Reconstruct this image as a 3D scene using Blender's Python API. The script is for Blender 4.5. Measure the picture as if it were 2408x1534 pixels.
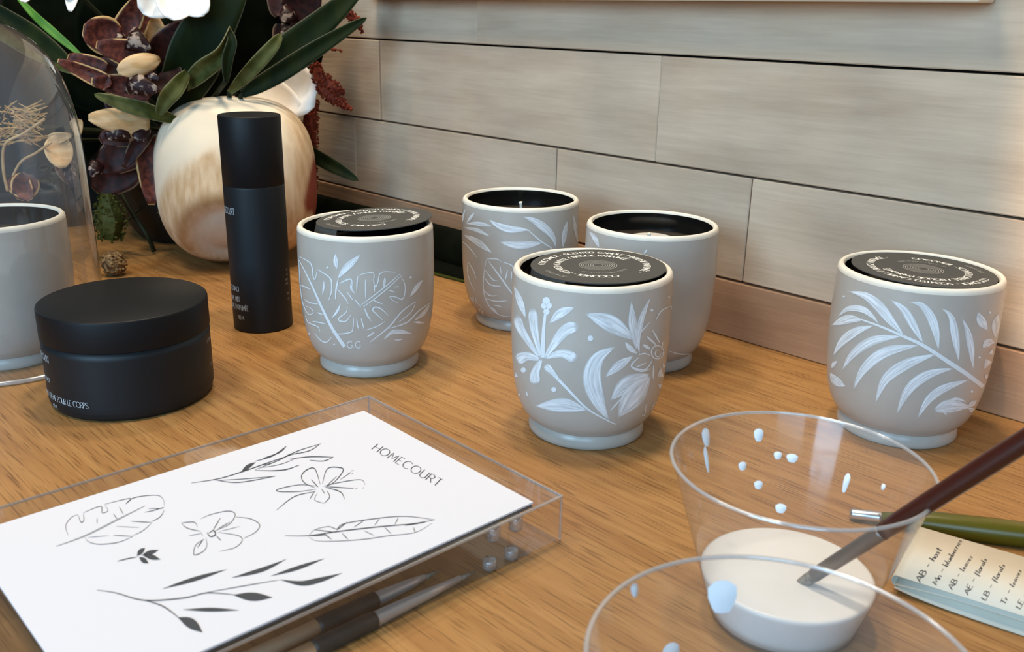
import bpy, math, random
from mathutils import Vector, Matrix
from mathutils.bvhtree import BVHTree

for o in list(bpy.data.objects):
    bpy.data.objects.remove(o)
random.seed(7)
SC = bpy.context.scene
COL = SC.collection
pi = math.pi


def lin(r, g, b):
    f = lambda c: (c / 255 / 12.92) if c / 255 <= .04045 else ((c / 255 + .055) / 1.055) ** 2.4
    return (f(r), f(g), f(b), 1.0)


# ------------------------------------------------------------------ camera
W, H = 2408, 1534
FPX, PITCH, ROLL, CH = 2207.25, .3228, .0191, .2203
cp, sp = math.cos(PITCH), math.sin(PITCH)
FW = Vector((0, cp, -sp))
_up, _rt = Vector((0, sp, cp)), Vector((1, 0, 0))
RT = math.cos(ROLL) * _rt + math.sin(ROLL) * _up
UP = -math.sin(ROLL) * _rt + math.cos(ROLL) * _up
EYE = Vector((0, 0, CH))
cd = bpy.data.cameras.new('camera')
cam = bpy.data.objects.new('camera', cd)
COL.objects.link(cam)
cam.matrix_world = Matrix(((RT.x, UP.x, -FW.x, EYE.x), (RT.y, UP.y, -FW.y, EYE.y), (RT.z, UP.z, -FW.z, EYE.z), (0, 0, 0, 1)))
cd.sensor_width = 36
cd.lens = FPX / W * 36
cd.clip_start = .005
cd.dof.use_dof = True
cd.dof.focus_distance = .56
cd.dof.aperture_fstop = 20
SC.camera = cam

# ------------------------------------------------------------------ world, lamps, exposure
world = bpy.data.worlds.new('world')
SC.world = world
world.use_nodes = True
bg = world.node_tree.nodes['Background']
bg.inputs[0].default_value = lin(205, 200, 195)
bg.inputs[1].default_value = .13


def area(name, loc, target, sx, sy, power, color, shape='RECTANGLE'):
    l = bpy.data.lights.new(name, 'AREA')
    l.shape = shape
    l.size = sx
    if shape in ('RECTANGLE', 'ELLIPSE'):
        l.size_y = sy
    l.energy = power
    l.color = color
    o = bpy.data.objects.new(name, l)
    COL.objects.link(o)
    o.location = loc
    o.rotation_euler = (Vector(target) - Vector(loc)).to_track_quat('-Z', 'Y').to_euler()
    return o


WARM = (1, .86, .68)


def wall_lamp(s_, off, z, power):
    p = Vector((0, WD_, z)) + Vector((math.cos(WA_), math.sin(WA_), 0)) * s_ + Vector((math.sin(WA_), -math.cos(WA_), 0)) * off
    area('ceiling_lamp_light', tuple(p), (p.x, p.y, 0), .12, .12, power, WARM, 'DISK')


WA_, WD_ = -.7984, .8043
area('window_and_fill_light', (-.95, -.85, .62), (-.1, .55, .05), .7, .8, 25, (.42, .71, 1.0))
area('window_and_fill_light', (-.10, -1.60, .80), (-.1, .55, .05), .9, .8, 16, (.40, .71, 1.0))  # second cool panel added behind the camera to brighten the cup fronts
wall_lamp(-.22, .13, 1.2, 5.0)
wall_lamp(.20, .13, 1.2, 6.5)
_l = bpy.data.lights.new('spot_lamp_light', 'SPOT')
_l.energy, _l.color, _l.spot_size, _l.spot_blend, _l.shadow_soft_size = 110, (1, .66, .36), math.radians(14), .5, .02
_o = bpy.data.objects.new('spot_lamp_light', _l)
COL.objects.link(_o)
_o.location = (-.100, .050, 1.05)                     # spotlight aimed at the wall beyond the right end of the board
_o.rotation_euler = (Vector((.362, .433, .17)) - _o.location).to_track_quat('-Z', 'Y').to_euler()
area('ceiling_lamp_light', (-.50, .30, 1.25), (-.2, .60, 0), .34, .34, 8.0, WARM, 'DISK')
SC.view_settings.view_transform = 'Standard'
SC.view_settings.look = 'None'
SC.view_settings.gamma = 1
SC.view_settings.use_curve_mapping = False
SC.view_settings.exposure = -0.1
SC.cycles.use_denoising = True
SC.cycles.max_bounces = 14
SC.cycles.transparent_max_bounces = 24
SC.cycles.transmission_bounces = 12


# ------------------------------------------------------------------ pixel -> place helpers (measuring only)
def ray(x, y):
    return FW + RT * ((x - W / 2) / FPX) - UP * ((y - H / 2) / FPX)


def onz(x, y, z=0.0):
    d = ray(x, y)
    return EYE + d * ((z - CH) / d.z)


def aty(x, y, Y):
    d = ray(x, y)
    return EYE + d * (Y / d.y)


# ------------------------------------------------------------------ materials
def mat(name, col, rough=.5, spec=.5, metal=0.0, coat=0.0):
    m = bpy.data.materials.new(name)
    m.use_nodes = True
    b = m.node_tree.nodes['Principled BSDF']
    b.inputs['Base Color'].default_value = col
    b.inputs['Roughness'].default_value = rough
    b.inputs['Specular IOR Level'].default_value = spec
    b.inputs['Metallic'].default_value = metal
    b.inputs['Coat Weight'].default_value = coat
    return m


def nodes(m):
    nt = m.node_tree
    return nt, nt.nodes['Principled BSDF'], lambda t: nt.nodes.new(t), nt.links.new


def ramp(n, stops):
    cr = n.color_ramp
    while len(cr.elements) < len(stops):
        cr.elements.new(.5)
    for e, (p, c) in zip(cr.elements, stops):
        e.position = p
        e.color = c
    return n


def noisy(name, c1, c2, scale, rough=.5, spec=.5, stretch=(1, 1, 1), bump=0.0, detail=6, rot=0.0, lo=.35, hi=.65):
    m = mat(name, c1, rough, spec)
    nt, b, N, L = nodes(m)
    tc, mp, nz, rp = N('ShaderNodeTexCoord'), N('ShaderNodeMapping'), N('ShaderNodeTexNoise'), N('ShaderNodeValToRGB')
    mp.inputs['Scale'].default_value = stretch
    mp.inputs['Rotation'].default_value = (0, 0, rot)
    nz.inputs['Scale'].default_value = scale
    nz.inputs['Detail'].default_value = detail
    ramp(rp, [(lo, c1), (hi, c2)])
    L(tc.outputs['Object'], mp.inputs[0])
    L(mp.outputs[0], nz.inputs['Vector'])
    L(nz.outputs['Fac'], rp.inputs[0])
    L(rp.outputs[0], b.inputs['Base Color'])
    if bump:
        bp = N('ShaderNodeBump')
        bp.inputs['Strength'].default_value = bump
        bp.inputs['Distance'].default_value = .001
        L(nz.outputs['Fac'], bp.inputs['Height'])
        L(bp.outputs[0], b.inputs['Normal'])
    return m


def edged(name, c1, c2, cedge, scale=120, rough=.5, e0=.82, e1=.93, lo=.4, hi=.6, stretch=(1, 1, 1), spec=.3):
    """petal / leaf: mottled body with a differently coloured margin (mesh attribute 'edge')"""
    m = noisy(name, c1, c2, scale, rough, spec, stretch, lo=lo, hi=hi)
    nt, b, N, L = nodes(m)
    at, mr, mx = N('ShaderNodeAttribute'), N('ShaderNodeMapRange'), N('ShaderNodeMix')
    at.attribute_name = 'edge'
    mr.inputs['From Min'].default_value = e0
    mr.inputs['From Max'].default_value = e1
    mx.data_type = 'RGBA'
    src = b.inputs['Base Color'].links[0].from_socket
    L(at.outputs['Fac'], mr.inputs['Value'])
    L(mr.outputs[0], mx.inputs['Factor'])
    L(src, mx.inputs['A'])
    mx.inputs['B'].default_value = cedge
    L(mx.outputs['Result'], b.inputs['Base Color'])
    return m


def clear_thin(name, tint=(1, 1, 1, 1), rough=.03, f0=.05, haze=.03, hazecol=(.8, .8, .8, 1), power=4.0, top=.85):
    """thin clear sheet: see-through, Fresnel-like gloss towards the grazing edge, a little surface haze"""
    m = bpy.data.materials.new(name)
    m.use_nodes = True
    nt = m.node_tree
    nt.nodes.clear()
    N, L = nt.nodes.new, nt.links.new
    out, mx, mh = N('ShaderNodeOutputMaterial'), N('ShaderNodeMixShader'), N('ShaderNodeMixShader')
    tr, gl, df, lw = N('ShaderNodeBsdfTransparent'), N('ShaderNodeBsdfGlossy'), N('ShaderNodeBsdfDiffuse'), N('ShaderNodeLayerWeight')
    lw.inputs['Blend'].default_value = .5
    tr.inputs[0].default_value = tint
    df.inputs[0].default_value = hazecol
    gl.inputs['Roughness'].default_value = rough
    pw, mr = N('ShaderNodeMath'), N('ShaderNodeMapRange')
    pw.operation = 'POWER'
    pw.inputs[1].default_value = power
    mr.inputs['To Min'].default_value = f0
    mr.inputs['To Max'].default_value = top
    L(lw.outputs['Facing'], pw.inputs[0])
    L(pw.outputs[0], mr.inputs['Value'])
    L(mr.outputs[0], mx.inputs[0])
    mh.inputs[0].default_value = haze
    L(tr.outputs[0], mh.inputs[1])
    L(df.outputs[0], mh.inputs[2])
    L(mh.outputs[0], mx.inputs[1])
    L(gl.outputs[0], mx.inputs[2])
    L(mx.outputs[0], out.inputs[0])
    return m


WA, WD = -.7984, .8043
WU = Vector((math.cos(WA), math.sin(WA), 0))          # along the plank wall
WN = Vector((math.sin(WA), -math.cos(WA), 0))         # out of the wall, towards the table


def wood_table():
    m = mat('oak_table', lin(176, 130, 78), .42, .35)
    nt, b, N, L = nodes(m)
    tc, mp = N('ShaderNodeTexCoord'), N('ShaderNodeMapping')
    mp.inputs['Rotation'].default_value = (0, 0, -WA)
    L(tc.outputs['Object'], mp.inputs[0])
    m1, m2 = N('ShaderNodeMapping'), N('ShaderNodeMapping')
    m1.inputs['Scale'].default_value = (7, 190, 30)
    m2.inputs['Scale'].default_value = (38, 900, 60)
    n1, n2, n3 = N('ShaderNodeTexNoise'), N('ShaderNodeTexNoise'), N('ShaderNodeTexNoise')
    n1.inputs['Scale'].default_value = 1
    n1.inputs['Detail'].default_value = 5
    n1.inputs['Distortion'].default_value = .6
    n2.inputs['Scale'].default_value = 1
    n2.inputs['Detail'].default_value = 4
    n3.inputs['Scale'].default_value = 5
    n3.inputs['Detail'].default_value = 3
    for a in (m1, m2):
        L(mp.outputs[0], a.inputs[0])
    L(m1.outputs[0], n1.inputs['Vector'])
    L(m2.outputs[0], n2.inputs['Vector'])
    L(mp.outputs[0], n3.inputs['Vector'])
    r1 = ramp(N('ShaderNodeValToRGB'), [(.30, lin(152, 107, 60)), (.52, lin(167, 122, 71)), (.72, lin(177, 133, 81))])
    L(n1.outputs['Fac'], r1.inputs[0])
    r2 = ramp(N('ShaderNodeValToRGB'), [(.36, (.36, .32, .28, 1)), (.46, (1, 1, 1, 1))])
    L(n2.outputs['Fac'], r2.inputs[0])
    mx = N('ShaderNodeMix')
    mx.data_type = 'RGBA'
    mx.blend_type = 'MULTIPLY'
    mx.inputs['Factor'].default_value = .62
    L(r1.outputs[0], mx.inputs['A'])
    L(r2.outputs[0], mx.inputs['B'])
    r3 = ramp(N('ShaderNodeValToRGB'), [(.35, (.9, .9, .9, 1)), (.65, (1.06, 1.05, 1.03, 1))])
    L(n3.outputs['Fac'], r3.inputs[0])
    mx2 = N('ShaderNodeMix')
    mx2.data_type = 'RGBA'
    mx2.blend_type = 'MULTIPLY'
    mx2.inputs['Factor'].default_value = 1
    L(mx.outputs['Result'], mx2.inputs['A'])
    L(r3.outputs[0], mx2.inputs['B'])
    L(mx2.outputs['Result'], b.inputs['Base Color'])
    bp = N('ShaderNodeBump')
    bp.inputs['Strength'].default_value = .25
    bp.inputs['Distance'].default_value = .0004
    L(n2.outputs['Fac'], bp.inputs['Height'])
    L(bp.outputs[0], b.inputs['Normal'])
    return m


def plank_mat(name, cols):
    """weathered wood; object X runs along the plank; each plank its own seed and tint"""
    m = mat(name, cols[0], .6, .25)
    nt, b, N, L = nodes(m)
    tc, oi, ad = N('ShaderNodeTexCoord'), N('ShaderNodeObjectInfo'), N('ShaderNodeVectorMath')
    ml = N('ShaderNodeMath')
    ml.operation = 'MULTIPLY'
    ml.inputs[1].default_value = 37
    L(oi.outputs['Random'], ml.inputs[0])
    L(tc.outputs['Object'], ad.inputs[0])
    L(ml.outputs[0], ad.inputs[1])
    m1, m2, m3 = N('ShaderNodeMapping'), N('ShaderNodeMapping'), N('ShaderNodeMapping')
    m1.inputs['Scale'].default_value = (7, 20, 34)
    m2.inputs['Scale'].default_value = (26, 60, 420)
    m3.inputs['Scale'].default_value = (16, 10, 5)
    ns = []
    for a, det in ((m1, 6), (m2, 5), (m3, 4)):
        L(ad.outputs[0], a.inputs[0])
        n = N('ShaderNodeTexNoise')
        n.inputs['Scale'].default_value = 1
        n.inputs['Detail'].default_value = det
        L(a.outputs[0], n.inputs['Vector'])
        ns.append(n)
    r1 = ramp(N('ShaderNodeValToRGB'), [(.28, cols[0]), (.5, cols[1]), (.7, cols[2])])
    L(ns[0].outputs['Fac'], r1.inputs[0])
    r2 = ramp(N('ShaderNodeValToRGB'), [(.3, (.80, .78, .76, 1)), (.6, (1, 1, 1, 1))])
    L(ns[1].outputs['Fac'], r2.inputs[0])
    r3 = ramp(N('ShaderNodeValToRGB'), [(.3, (.92, .93, .95, 1)), (.7, (1.06, 1.04, 1.0, 1))])
    L(ns[2].outputs['Fac'], r3.inputs[0])
    src = r1.outputs[0]
    for r, fac in ((r2, .4), (r3, .9)):
        mx = N('ShaderNodeMix')
        mx.data_type = 'RGBA'
        mx.blend_type = 'MULTIPLY'
        mx.inputs['Factor'].default_value = fac
        L(src, mx.inputs['A'])
        L(r.outputs[0], mx.inputs['B'])
        src = mx.outputs['Result']
    L(src, b.inputs['Base Color'])
    bp = N('ShaderNodeBump')
    bp.inputs['Strength'].default_value = .35
    bp.inputs['Distance'].default_value = .0006
    L(ns[1].outputs['Fac'], bp.inputs['Height'])
    L(bp.outputs[0], b.inputs['Normal'])
    return m


M = {}
M['table'] = wood_table()
M['plank'] = plank_mat('whitewashed_plank', [lin(188, 164, 140), lin(205, 183, 158), lin(217, 195, 170)])
M['plank_brown'] = plank_mat('brown_plank', [lin(160, 120, 90), lin(182, 142, 110), lin(194, 154, 121)])
M['backing'] = mat('wall_backing', lin(40, 34, 30), .9, .1)
M['darkwall'] = noisy('dark_wall', lin(26, 25, 23), lin(34, 32, 29), 30, .8, .1)
M['cream_board'] = mat('cream_board', lin(222, 208, 186), .5, .3)
M['glaze'] = noisy('grey_glaze', lin(179, 172, 162), lin(184, 177, 167), 60, .27, .5)
M['rim'] = noisy('cream_rim', lin(222, 214, 198), lin(232, 224, 208), 90, .5, .35)
M['black_glaze'] = mat('black_glaze', lin(20, 18, 16), .12, .5)
M['wax'] = noisy('dark_wax', lin(42, 37, 31), lin(50, 44, 37), 200, .45, .3)
M['pale_wax'] = mat('pale_wax', lin(205, 200, 190), .5, .3)
M['wick'] = mat('wick_cotton', lin(235, 228, 210), .8, .2)
M['card'] = noisy('charcoal_card', lin(66, 65, 62), lin(72, 71, 67), 400, .55, .35)
M['card_print'] = mat('card_print', lin(240, 238, 230), .6, .2)
M['card_dim'] = mat('card_print_dim', lin(156, 155, 149), .6, .2)
M['matte_black'] = mat('soft_black_plastic', lin(19, 25, 29), .48, .35)
M['matte_lid'] = mat('soft_black_lid', lin(17, 18, 20), .5, .22)
M['label_print'] = mat('label_print', lin(190, 196, 198), .6, .2)
M['paper'] = mat('print_paper', lin(234, 236, 245), .55, .25)
_nt, _b, _N, _L = nodes(M['paper'])
_tl, _ms = _N('ShaderNodeBsdfTranslucent'), _N('ShaderNodeMixShader')
_tl.inputs[0].default_value = lin(240, 236, 228)
_ms.inputs[0].default_value = .22
_L(_b.outputs[0], _ms.inputs[1])
_L(_tl.outputs[0], _ms.inputs[2])
_L(_ms.outputs[0], _nt.nodes['Material Output'].inputs[0])
M['pencil'] = mat('pencil_ink', lin(74, 76, 79), .7, .1)
M['pencil_soft'] = mat('pencil_soft', lin(150, 152, 156), .7, .1)
M['note'] = noisy('note_paper', lin(206, 200, 184), lin(212, 206, 191), 60, .7, .15)
M['note_ink'] = mat('note_ink', lin(70, 70, 72), .7, .1)
M['clear'] = clear_thin('clear_plastic', (.965, .97, .975, 1), .11, .04, .05)
M['clear_rim'] = clear_thin('clear_plastic_rim', (.85, .87, .89, 1), .15, .18, .30)
M['dome'] = clear_thin('cloche_glass', (.97, .975, .98, 1), .03, .04, .05, (.75, .77, .78, 1), 2.6, .9)
M['acrylic'] = clear_thin('clear_acrylic', (.985, .988, .99, 1), .05, .05, .012)
M['acrylic_edge'] = clear_thin('acrylic_polished_edge', (.86, .88, .90, 1), .10, .25, .18)
M['white_paint'] = noisy('white_paint', lin(226, 223, 217), lin(232, 229, 224), 40, .3, .4)
M['drip'] = mat('paint_drip', lin(225, 232, 238), .4, .4)
M['steel'] = mat('ferrule_steel', lin(214, 216, 218), .28, .5, .9)
M['steel_dull'] = mat('ferrule_dull', lin(200, 203, 206), .42, .5, .75)
M['steel_aged'] = mat('ferrule_aged', lin(128, 120, 112), .38, .5, .7)
M['brown_handle'] = mat('red_brown_handle', lin(62, 26, 18), .3, .5)
M['green_handle'] = mat('olive_green_handle', lin(88, 82, 16), .3, .5)
M['black_handle'] = mat('black_handle', lin(46, 48, 46), .45, .4)
M['pale_handle'] = mat('pale_handle', lin(222, 205, 178), .4, .4)
M['bristle'] = noisy('bristle', lin(110, 100, 88), lin(150, 140, 125), 500, .7, .2)
M['husk_fibre'] = mat('husk_fibre', lin(190, 160, 120), .8, .2)
M['orchid'] = edged('orchid_petal', lin(58, 20, 14), lin(104, 48, 34), lin(196, 158, 104), 260, .55, .86, .95, .38, .62)
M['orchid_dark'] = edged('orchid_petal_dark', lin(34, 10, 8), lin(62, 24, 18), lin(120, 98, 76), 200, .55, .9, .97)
M['orchid_cream'] = edged('orchid_petal_back', lin(188, 148, 98), lin(206, 172, 128), lin(208, 176, 130), 60, .55, .86, .95, stretch=(1, 1, 4))
M['orchid_lip'] = noisy('orchid_lip', lin(34, 8, 8), lin(146, 128, 114), 190, .5, .25, lo=.53, hi=.6)
M['leaf'] = edged('dark_leaf', lin(11, 24, 5), lin(28, 38, 10), lin(84, 84, 66), 40, .62, .93, .985, stretch=(1, 1, .2), spec=.12)
M['leaf_olive'] = edged('olive_leaf', lin(54, 58, 16), lin(84, 86, 44), lin(120, 116, 84), 60, .6, .9, .97, spec=.15)
M['leaf_shade'] = edged('shaded_leaf', lin(4, 7, 3), lin(8, 12, 5), lin(14, 18, 8), 40, .8, .9, .97, spec=.02)  # near-black copy of the dark leaf, shade deep in the bouquet painted in
M['leaf_edge_green'] = edged('lying_leaf', lin(6, 9, 4), lin(11, 14, 7), lin(78, 82, 34), 40, .6, .86, .92, spec=.05)
M['blade_bright'] = mat('bright_blade', lin(72, 122, 34), .5, .3)
M['petal_white'] = edged('white_petal', lin(236, 230, 220), lin(246, 242, 236), lin(240, 232, 220), 40, .5)
M['amaranth'] = noisy('amaranth_red', lin(84, 28, 18), lin(130, 56, 34), 300, .7, .2)
M['seed'] = noisy('seed_head', lin(70, 44, 28), lin(150, 124, 84), 260, .8, .2)
M['straw'] = noisy('straw', lin(150, 112, 60), lin(196, 160, 104), 120, .7, .2)
M['twig'] = noisy('twig', lin(150, 118, 76), lin(190, 160, 116), 120, .7, .2)
M['stem'] = mat('dark_stem', lin(30, 34, 16), .6, .2)
M['bowl'] = mat('black_bowl', lin(22, 22, 21), .5, .3)


def paint_mat():
    """a brush stroke: streaks run along the stroke, coverage thins at the margins and the ends"""
    m = mat('brushed_paint', lin(238, 243, 246), .5, .3)
    nt, b, N, L = nodes(m)
    a1, a2, oi, cx, nz, rp = N('ShaderNodeAttribute'), N('ShaderNodeAttribute'), N('ShaderNodeObjectInfo'), N('ShaderNodeCombineXYZ'), N('ShaderNodeTexNoise'), N('ShaderNodeMapRange')
    a1.attribute_name, a2.attribute_name = 'across', 'along'

    def math_(op, x, y=None):
        n = N('ShaderNodeMath')
        n.operation = op
        for k, q in enumerate((x, y)):
            if q is None:
                continue
            if isinstance(q, (int, float)):
                n.inputs[k].default_value = q
            else:
                L(q, n.inputs[k])
        return n.outputs[0]
    L(math_('MULTIPLY', a1.outputs['Fac'], 3.2), cx.inputs[0])
    L(math_('MULTIPLY', a2.outputs['Fac'], 2.2), cx.inputs[1])
    L(math_('MULTIPLY', oi.outputs['Random'], 60), cx.inputs[2])
    nz.inputs['Scale'].default_value = 1.2
    nz.inputs['Detail'].default_value = 4
    L(cx.outputs[0], nz.inputs['Vector'])
    rp.inputs['From Min'].default_value = .33
    rp.inputs['From Max'].default_value = .62
    rp.inputs['To Min'].default_value = .56
    rp.inputs['To Max'].default_value = 1.0
    L(nz.outputs['Fac'], rp.inputs['Value'])

    def soft(v, lo, hi):
        r = N('ShaderNodeMapRange')
        r.interpolation_type = 'SMOOTHSTEP'
        r.inputs['From Min'].default_value, r.inputs['From Max'].default_value = lo, hi
        r.inputs['To Min'].default_value, r.inputs['To Max'].default_value = 1, 0
        L(v, r.inputs['Value'])
        return r.outputs[0]
    e1 = soft(math_('ABSOLUTE', a1.outputs['Fac']), .72, 1.0)
    e2 = soft(math_('ABSOLUTE', math_('SUBTRACT', a2.outputs['Fac'], .5)), .40, .52)
    al = math_('MULTIPLY', math_('MULTIPLY', rp.outputs[0], e1), e2)
    L(al, b.inputs['Alpha'])
    return m


M['paint'] = paint_mat()
M['paint_line'] = mat('painted_line', lin(234, 240, 243), .5, .3)
M['paint_line'].node_tree.nodes['Principled BSDF'].inputs['Alpha'].default_value = .9


def coconut_mat():
    m = mat('coconut_husk', lin(235, 218, 190), .65, .2)
    nt, b, N, L = nodes(m)
    tc = N('ShaderNodeTexCoord')
    # fibres: noise stretched down the husk
    mp, nz, rp = N('ShaderNodeMapping'), N('ShaderNodeTexNoise'), N('ShaderNodeValToRGB')
    mp.inputs['Scale'].default_value = (190, 190, 45)
    nz.inputs['Scale'].default_value = 1
    nz.inputs['Detail'].default_value = 4
    L(tc.outputs['Object'], mp.inputs[0])
    L(mp.outputs[0], nz.inputs['Vector'])
    ramp(rp, [(.32, lin(196, 160, 118)), (.68, lin(226, 197, 160))])
    L(nz.outputs['Fac'], rp.inputs[0])
    at, mx = N('ShaderNodeAttribute'), N('ShaderNodeMix')
    at.attribute_name = 'tan'
    mx.data_type = 'RGBA'
    L(at.outputs['Fac'], mx.inputs['Factor'])
    mx.inputs['A'].default_value = lin(232, 216, 190)
    L(rp.outputs[0], mx.inputs['B'])
    at2, mx2 = N('ShaderNodeAttribute'), N('ShaderNodeMix')
    at2.attribute_name = 'red'
    mx2.data_type = 'RGBA'
    L(at2.outputs['Fac'], mx2.inputs['Factor'])
    L(mx.outputs['Result'], mx2.inputs['A'])
    mx2.inputs['B'].default_value = lin(138, 66, 50)
    at3, mx3 = N('ShaderNodeAttribute'), N('ShaderNodeMix')
    at3.attribute_name = 'grey'
    mx3.data_type = 'RGBA'
    L(at3.outputs['Fac'], mx3.inputs['Factor'])
    L(mx2.outputs['Result'], mx3.inputs['A'])
    mx3.inputs['B'].default_value = lin(196, 178, 158)
    at4, mx4 = N('ShaderNodeAttribute'), N('ShaderNodeMix')
    at4.attribute_name = 'brown'
    mx4.data_type = 'RGBA'
    L(at4.outputs['Fac'], mx4.inputs['Factor'])
    L(mx3.outputs['Result'], mx4.inputs['A'])
    mx4.inputs['B'].default_value = lin(158, 112, 62)
    L(mx4.outputs['Result'], b.inputs['Base Color'])
    bp = N('ShaderNodeBump')
    bp.inputs['Strength'].default_value = .4
    bp.inputs['Distance'].default_value = .001
    mm = N('ShaderNodeMath')
    mm.operation = 'MULTIPLY'
    L(nz.outputs['Fac'], mm.inputs[0])
    L(at.outputs['Fac'], mm.inputs[1])
    L(mm.outputs[0], bp.inputs['Height'])
    L(bp.outputs[0], b.inputs['Normal'])
    return m


M['coconut'] = coconut_mat()


# ------------------------------------------------------------------ object helpers
def mesh_obj(name, verts, faces, m, parent=None, smooth=True, loc=None, attrs=None):
    me = bpy.data.meshes.new(name)
    me.from_pydata([tuple(v) for v in verts], [], faces)
    if smooth:
        me.polygons.foreach_set('use_smooth', [True] * len(me.polygons))
    if attrs:
        for k, vals in attrs.items():
            a = me.attributes.new(k, 'FLOAT', 'POINT')
            a.data.foreach_set('value', vals)
    me.update()
    o = bpy.data.objects.new(name, me)
    if m is not None:
        me.materials.append(m)
    COL.objects.link(o)
    if parent is not None:
        o.parent = parent
    if loc is not None:
        o.location = loc
    return o


def thing(name, label, cat, loc=(0, 0, 0), rz=0, group=None):
    o = bpy.data.objects.new(name, None)
    o.empty_display_size = .01
    COL.objects.link(o)
    o.location = loc
    o.rotation_euler = (0, 0, rz)
    return tag(o, label, cat, group)


def tag(o, label, cat, group=None):
    o['label'] = label
    o['category'] = cat
    if group:
        o['group'] = group
    return o


def lathe(prof, seg=72, c=(0, 0, 0)):
    vs, fs = [], []
    for r, z in prof:
        for k in range(seg):
            a = 2 * pi * k / seg
            vs.append((c[0] + r * math.cos(a), c[1] + r * math.sin(a), c[2] + z))
    for i in range(len(prof) - 1):
        for k in range(seg):
            a, b = i * seg + k, i * seg + (k + 1) % seg
            fs.append((a, b, b + seg, a + seg))
    return vs, fs


def closed_lathe(prof, seg=72, bottom=True, top=True):
    vs, fs = lathe(prof, seg)
    if bottom:
        fs.append(tuple(range(seg))[::-1])
    if top:
        n = (len(prof) - 1) * seg
        fs.append(tuple(range(n, n + seg)))
    return vs, fs


def smooth_prof(pts, n=6):
    """Catmull-Rom through 2-D profile points"""
    out = []
    for i in range(len(pts) - 1):
        p0, p1, p2, p3 = pts[max(i - 1, 0)], pts[i], pts[i + 1], pts[min(i + 2, len(pts) - 1)]
        for k in range(n):
            t = k / n
            out.append(tuple(.5 * (2 * b + (c - a) * t + (2 * a - 5 * b + 4 * c - d) * t * t + (3 * b - a - 3 * c + d) * t ** 3)
                             for a, b, c, d in zip(p0, p1, p2, p3)))
    out.append(tuple(pts[-1]))
    return out


def spline(pts, n=6):
    return [Vector(p) for p in smooth_prof([tuple(p) for p in pts], n)]


def frames(pts):
    T = []
    for i in range(len(pts)):
        a, b = pts[max(i - 1, 0)], pts[min(i + 1, len(pts) - 1)]
        T.append((b - a).normalized())
    up = Vector((0, 0, 1)) if abs(T[0].z) < .9 else Vector((1, 0, 0))
    n = (up - T[0] * up.dot(T[0])).normalized()
    out = []
    for t in T:
        n = (n - t * n.dot(t)).normalized()
        out.append((t, n, t.cross(n)))
    return out


def tube(pts, radii, seg=10, cap=True):
    pts = [Vector(p) for p in pts]
    if not isinstance(radii, (list, tuple)):
        radii = [radii] * len(pts)
    vs, fs = [], []
    for p, r, (t, n, b) in zip(pts, radii, frames(pts)):
        for k in range(seg):
            a = 2 * pi * k / seg
            vs.append(p + n * (r * math.cos(a)) + b * (r * math.sin(a)))
    for i in range(len(pts) - 1):
        for k in range(seg):
            a, b = i * seg + k, i * seg + (k + 1) % seg
            fs.append((a, b, b + seg, a + seg))
    if cap:
        fs.append(tuple(range(seg))[::-1])
        n = (len(pts) - 1) * seg
        fs.append(tuple(range(n, n + seg)))
    return vs, fs


def box(x0, x1, y0, y1, z0, z1, bev=0.0):
    """box, optionally with chamfered edges"""
    if not bev:
        vs = [(x, y, z) for x in (x0, x1) for y in (y0, y1) for z in (z0, z1)]
        fs = [(0, 1, 3, 2), (4, 6, 7, 5), (0, 4, 5, 1), (2, 3, 7, 6), (0, 2, 6, 4), (1, 5, 7, 3)]
        return vs, fs
    import bmesh
    bm = bmesh.new()
    r = bmesh.ops.create_cube(bm, size=1)
    for v in bm.verts:
        v.co = Vector(((x0 + x1) / 2 + v.co.x * (x1 - x0), (y0 + y1) / 2 + v.co.y * (y1 - y0), (z0 + z1) / 2 + v.co.z * (z1 - z0)))
    bmesh.ops.bevel(bm, geom=list(bm.edges), offset=bev, segments=1, affect='EDGES')
    bm.verts.index_update()
    vs = [v.co.copy() for v in bm.verts]
    fs = [tuple(v.index for v in f.verts) for f in bm.faces]
    bm.free()
    return vs, fs


def join(*parts):
    vs, fs = [], []
    for v, f in parts:
        n = len(vs)
        vs += list(v)
        fs += [tuple(i + n for i in q) for q in f]
    return vs, fs


# ---- flat drawing: ribbons in a 2-D space, then mapped onto a surface
def densify(pts, step):
    out = [pts[0]]
    for a, b in zip(pts, pts[1:]):
        n = max(1, int(math.dist(a, b) / step))
        out += [(a[0] + (b[0] - a[0]) * k / n, a[1] + (b[1] - a[1]) * k / n) for k in range(1, n + 1)]
    return out


def ribbon(pts, wfun, step, cells):
    """centre line + width function (0..1) -> list of rows of 2-D points"""
    if len(pts) > 2:
        pts = smooth_prof(pts, 5)
    pts = densify(pts, step)
    L = [0]
    for a, b in zip(pts, pts[1:]):
        L.append(L[-1] + math.dist(a, b))
    rows = []
    for i, p in enumerate(pts):
        a, b = pts[max(i - 1, 0)], pts[min(i + 1, len(pts) - 1)]
        dx, dy = b[0] - a[0], b[1] - a[1]
        d = math.hypot(dx, dy) or 1
        nx, ny = -dy / d, dx / d
        w = wfun(L[i] / (L[-1] or 1)) / 2
        rows.append([(p[0] + nx * w * s, p[1] + ny * w * s) for s in [-1 + 2 * k / cells for k in range(cells + 1)]])
    return rows


def wleaf(w, peak=.5):
    def f(t):
        t = min(max(t, 0), 1)
        u = t ** (math.log(.5) / math.log(peak))
        return max(w * .04, w * 1.12 * math.sin(pi * u) ** 1.1)
    return f


def wpetal(w):
    return lambda t: w * max(.12, math.sin(pi * min(1, .12 + .88 * (1 - t)) ** .6 * 1.0) if t > .001 else .55)


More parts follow.
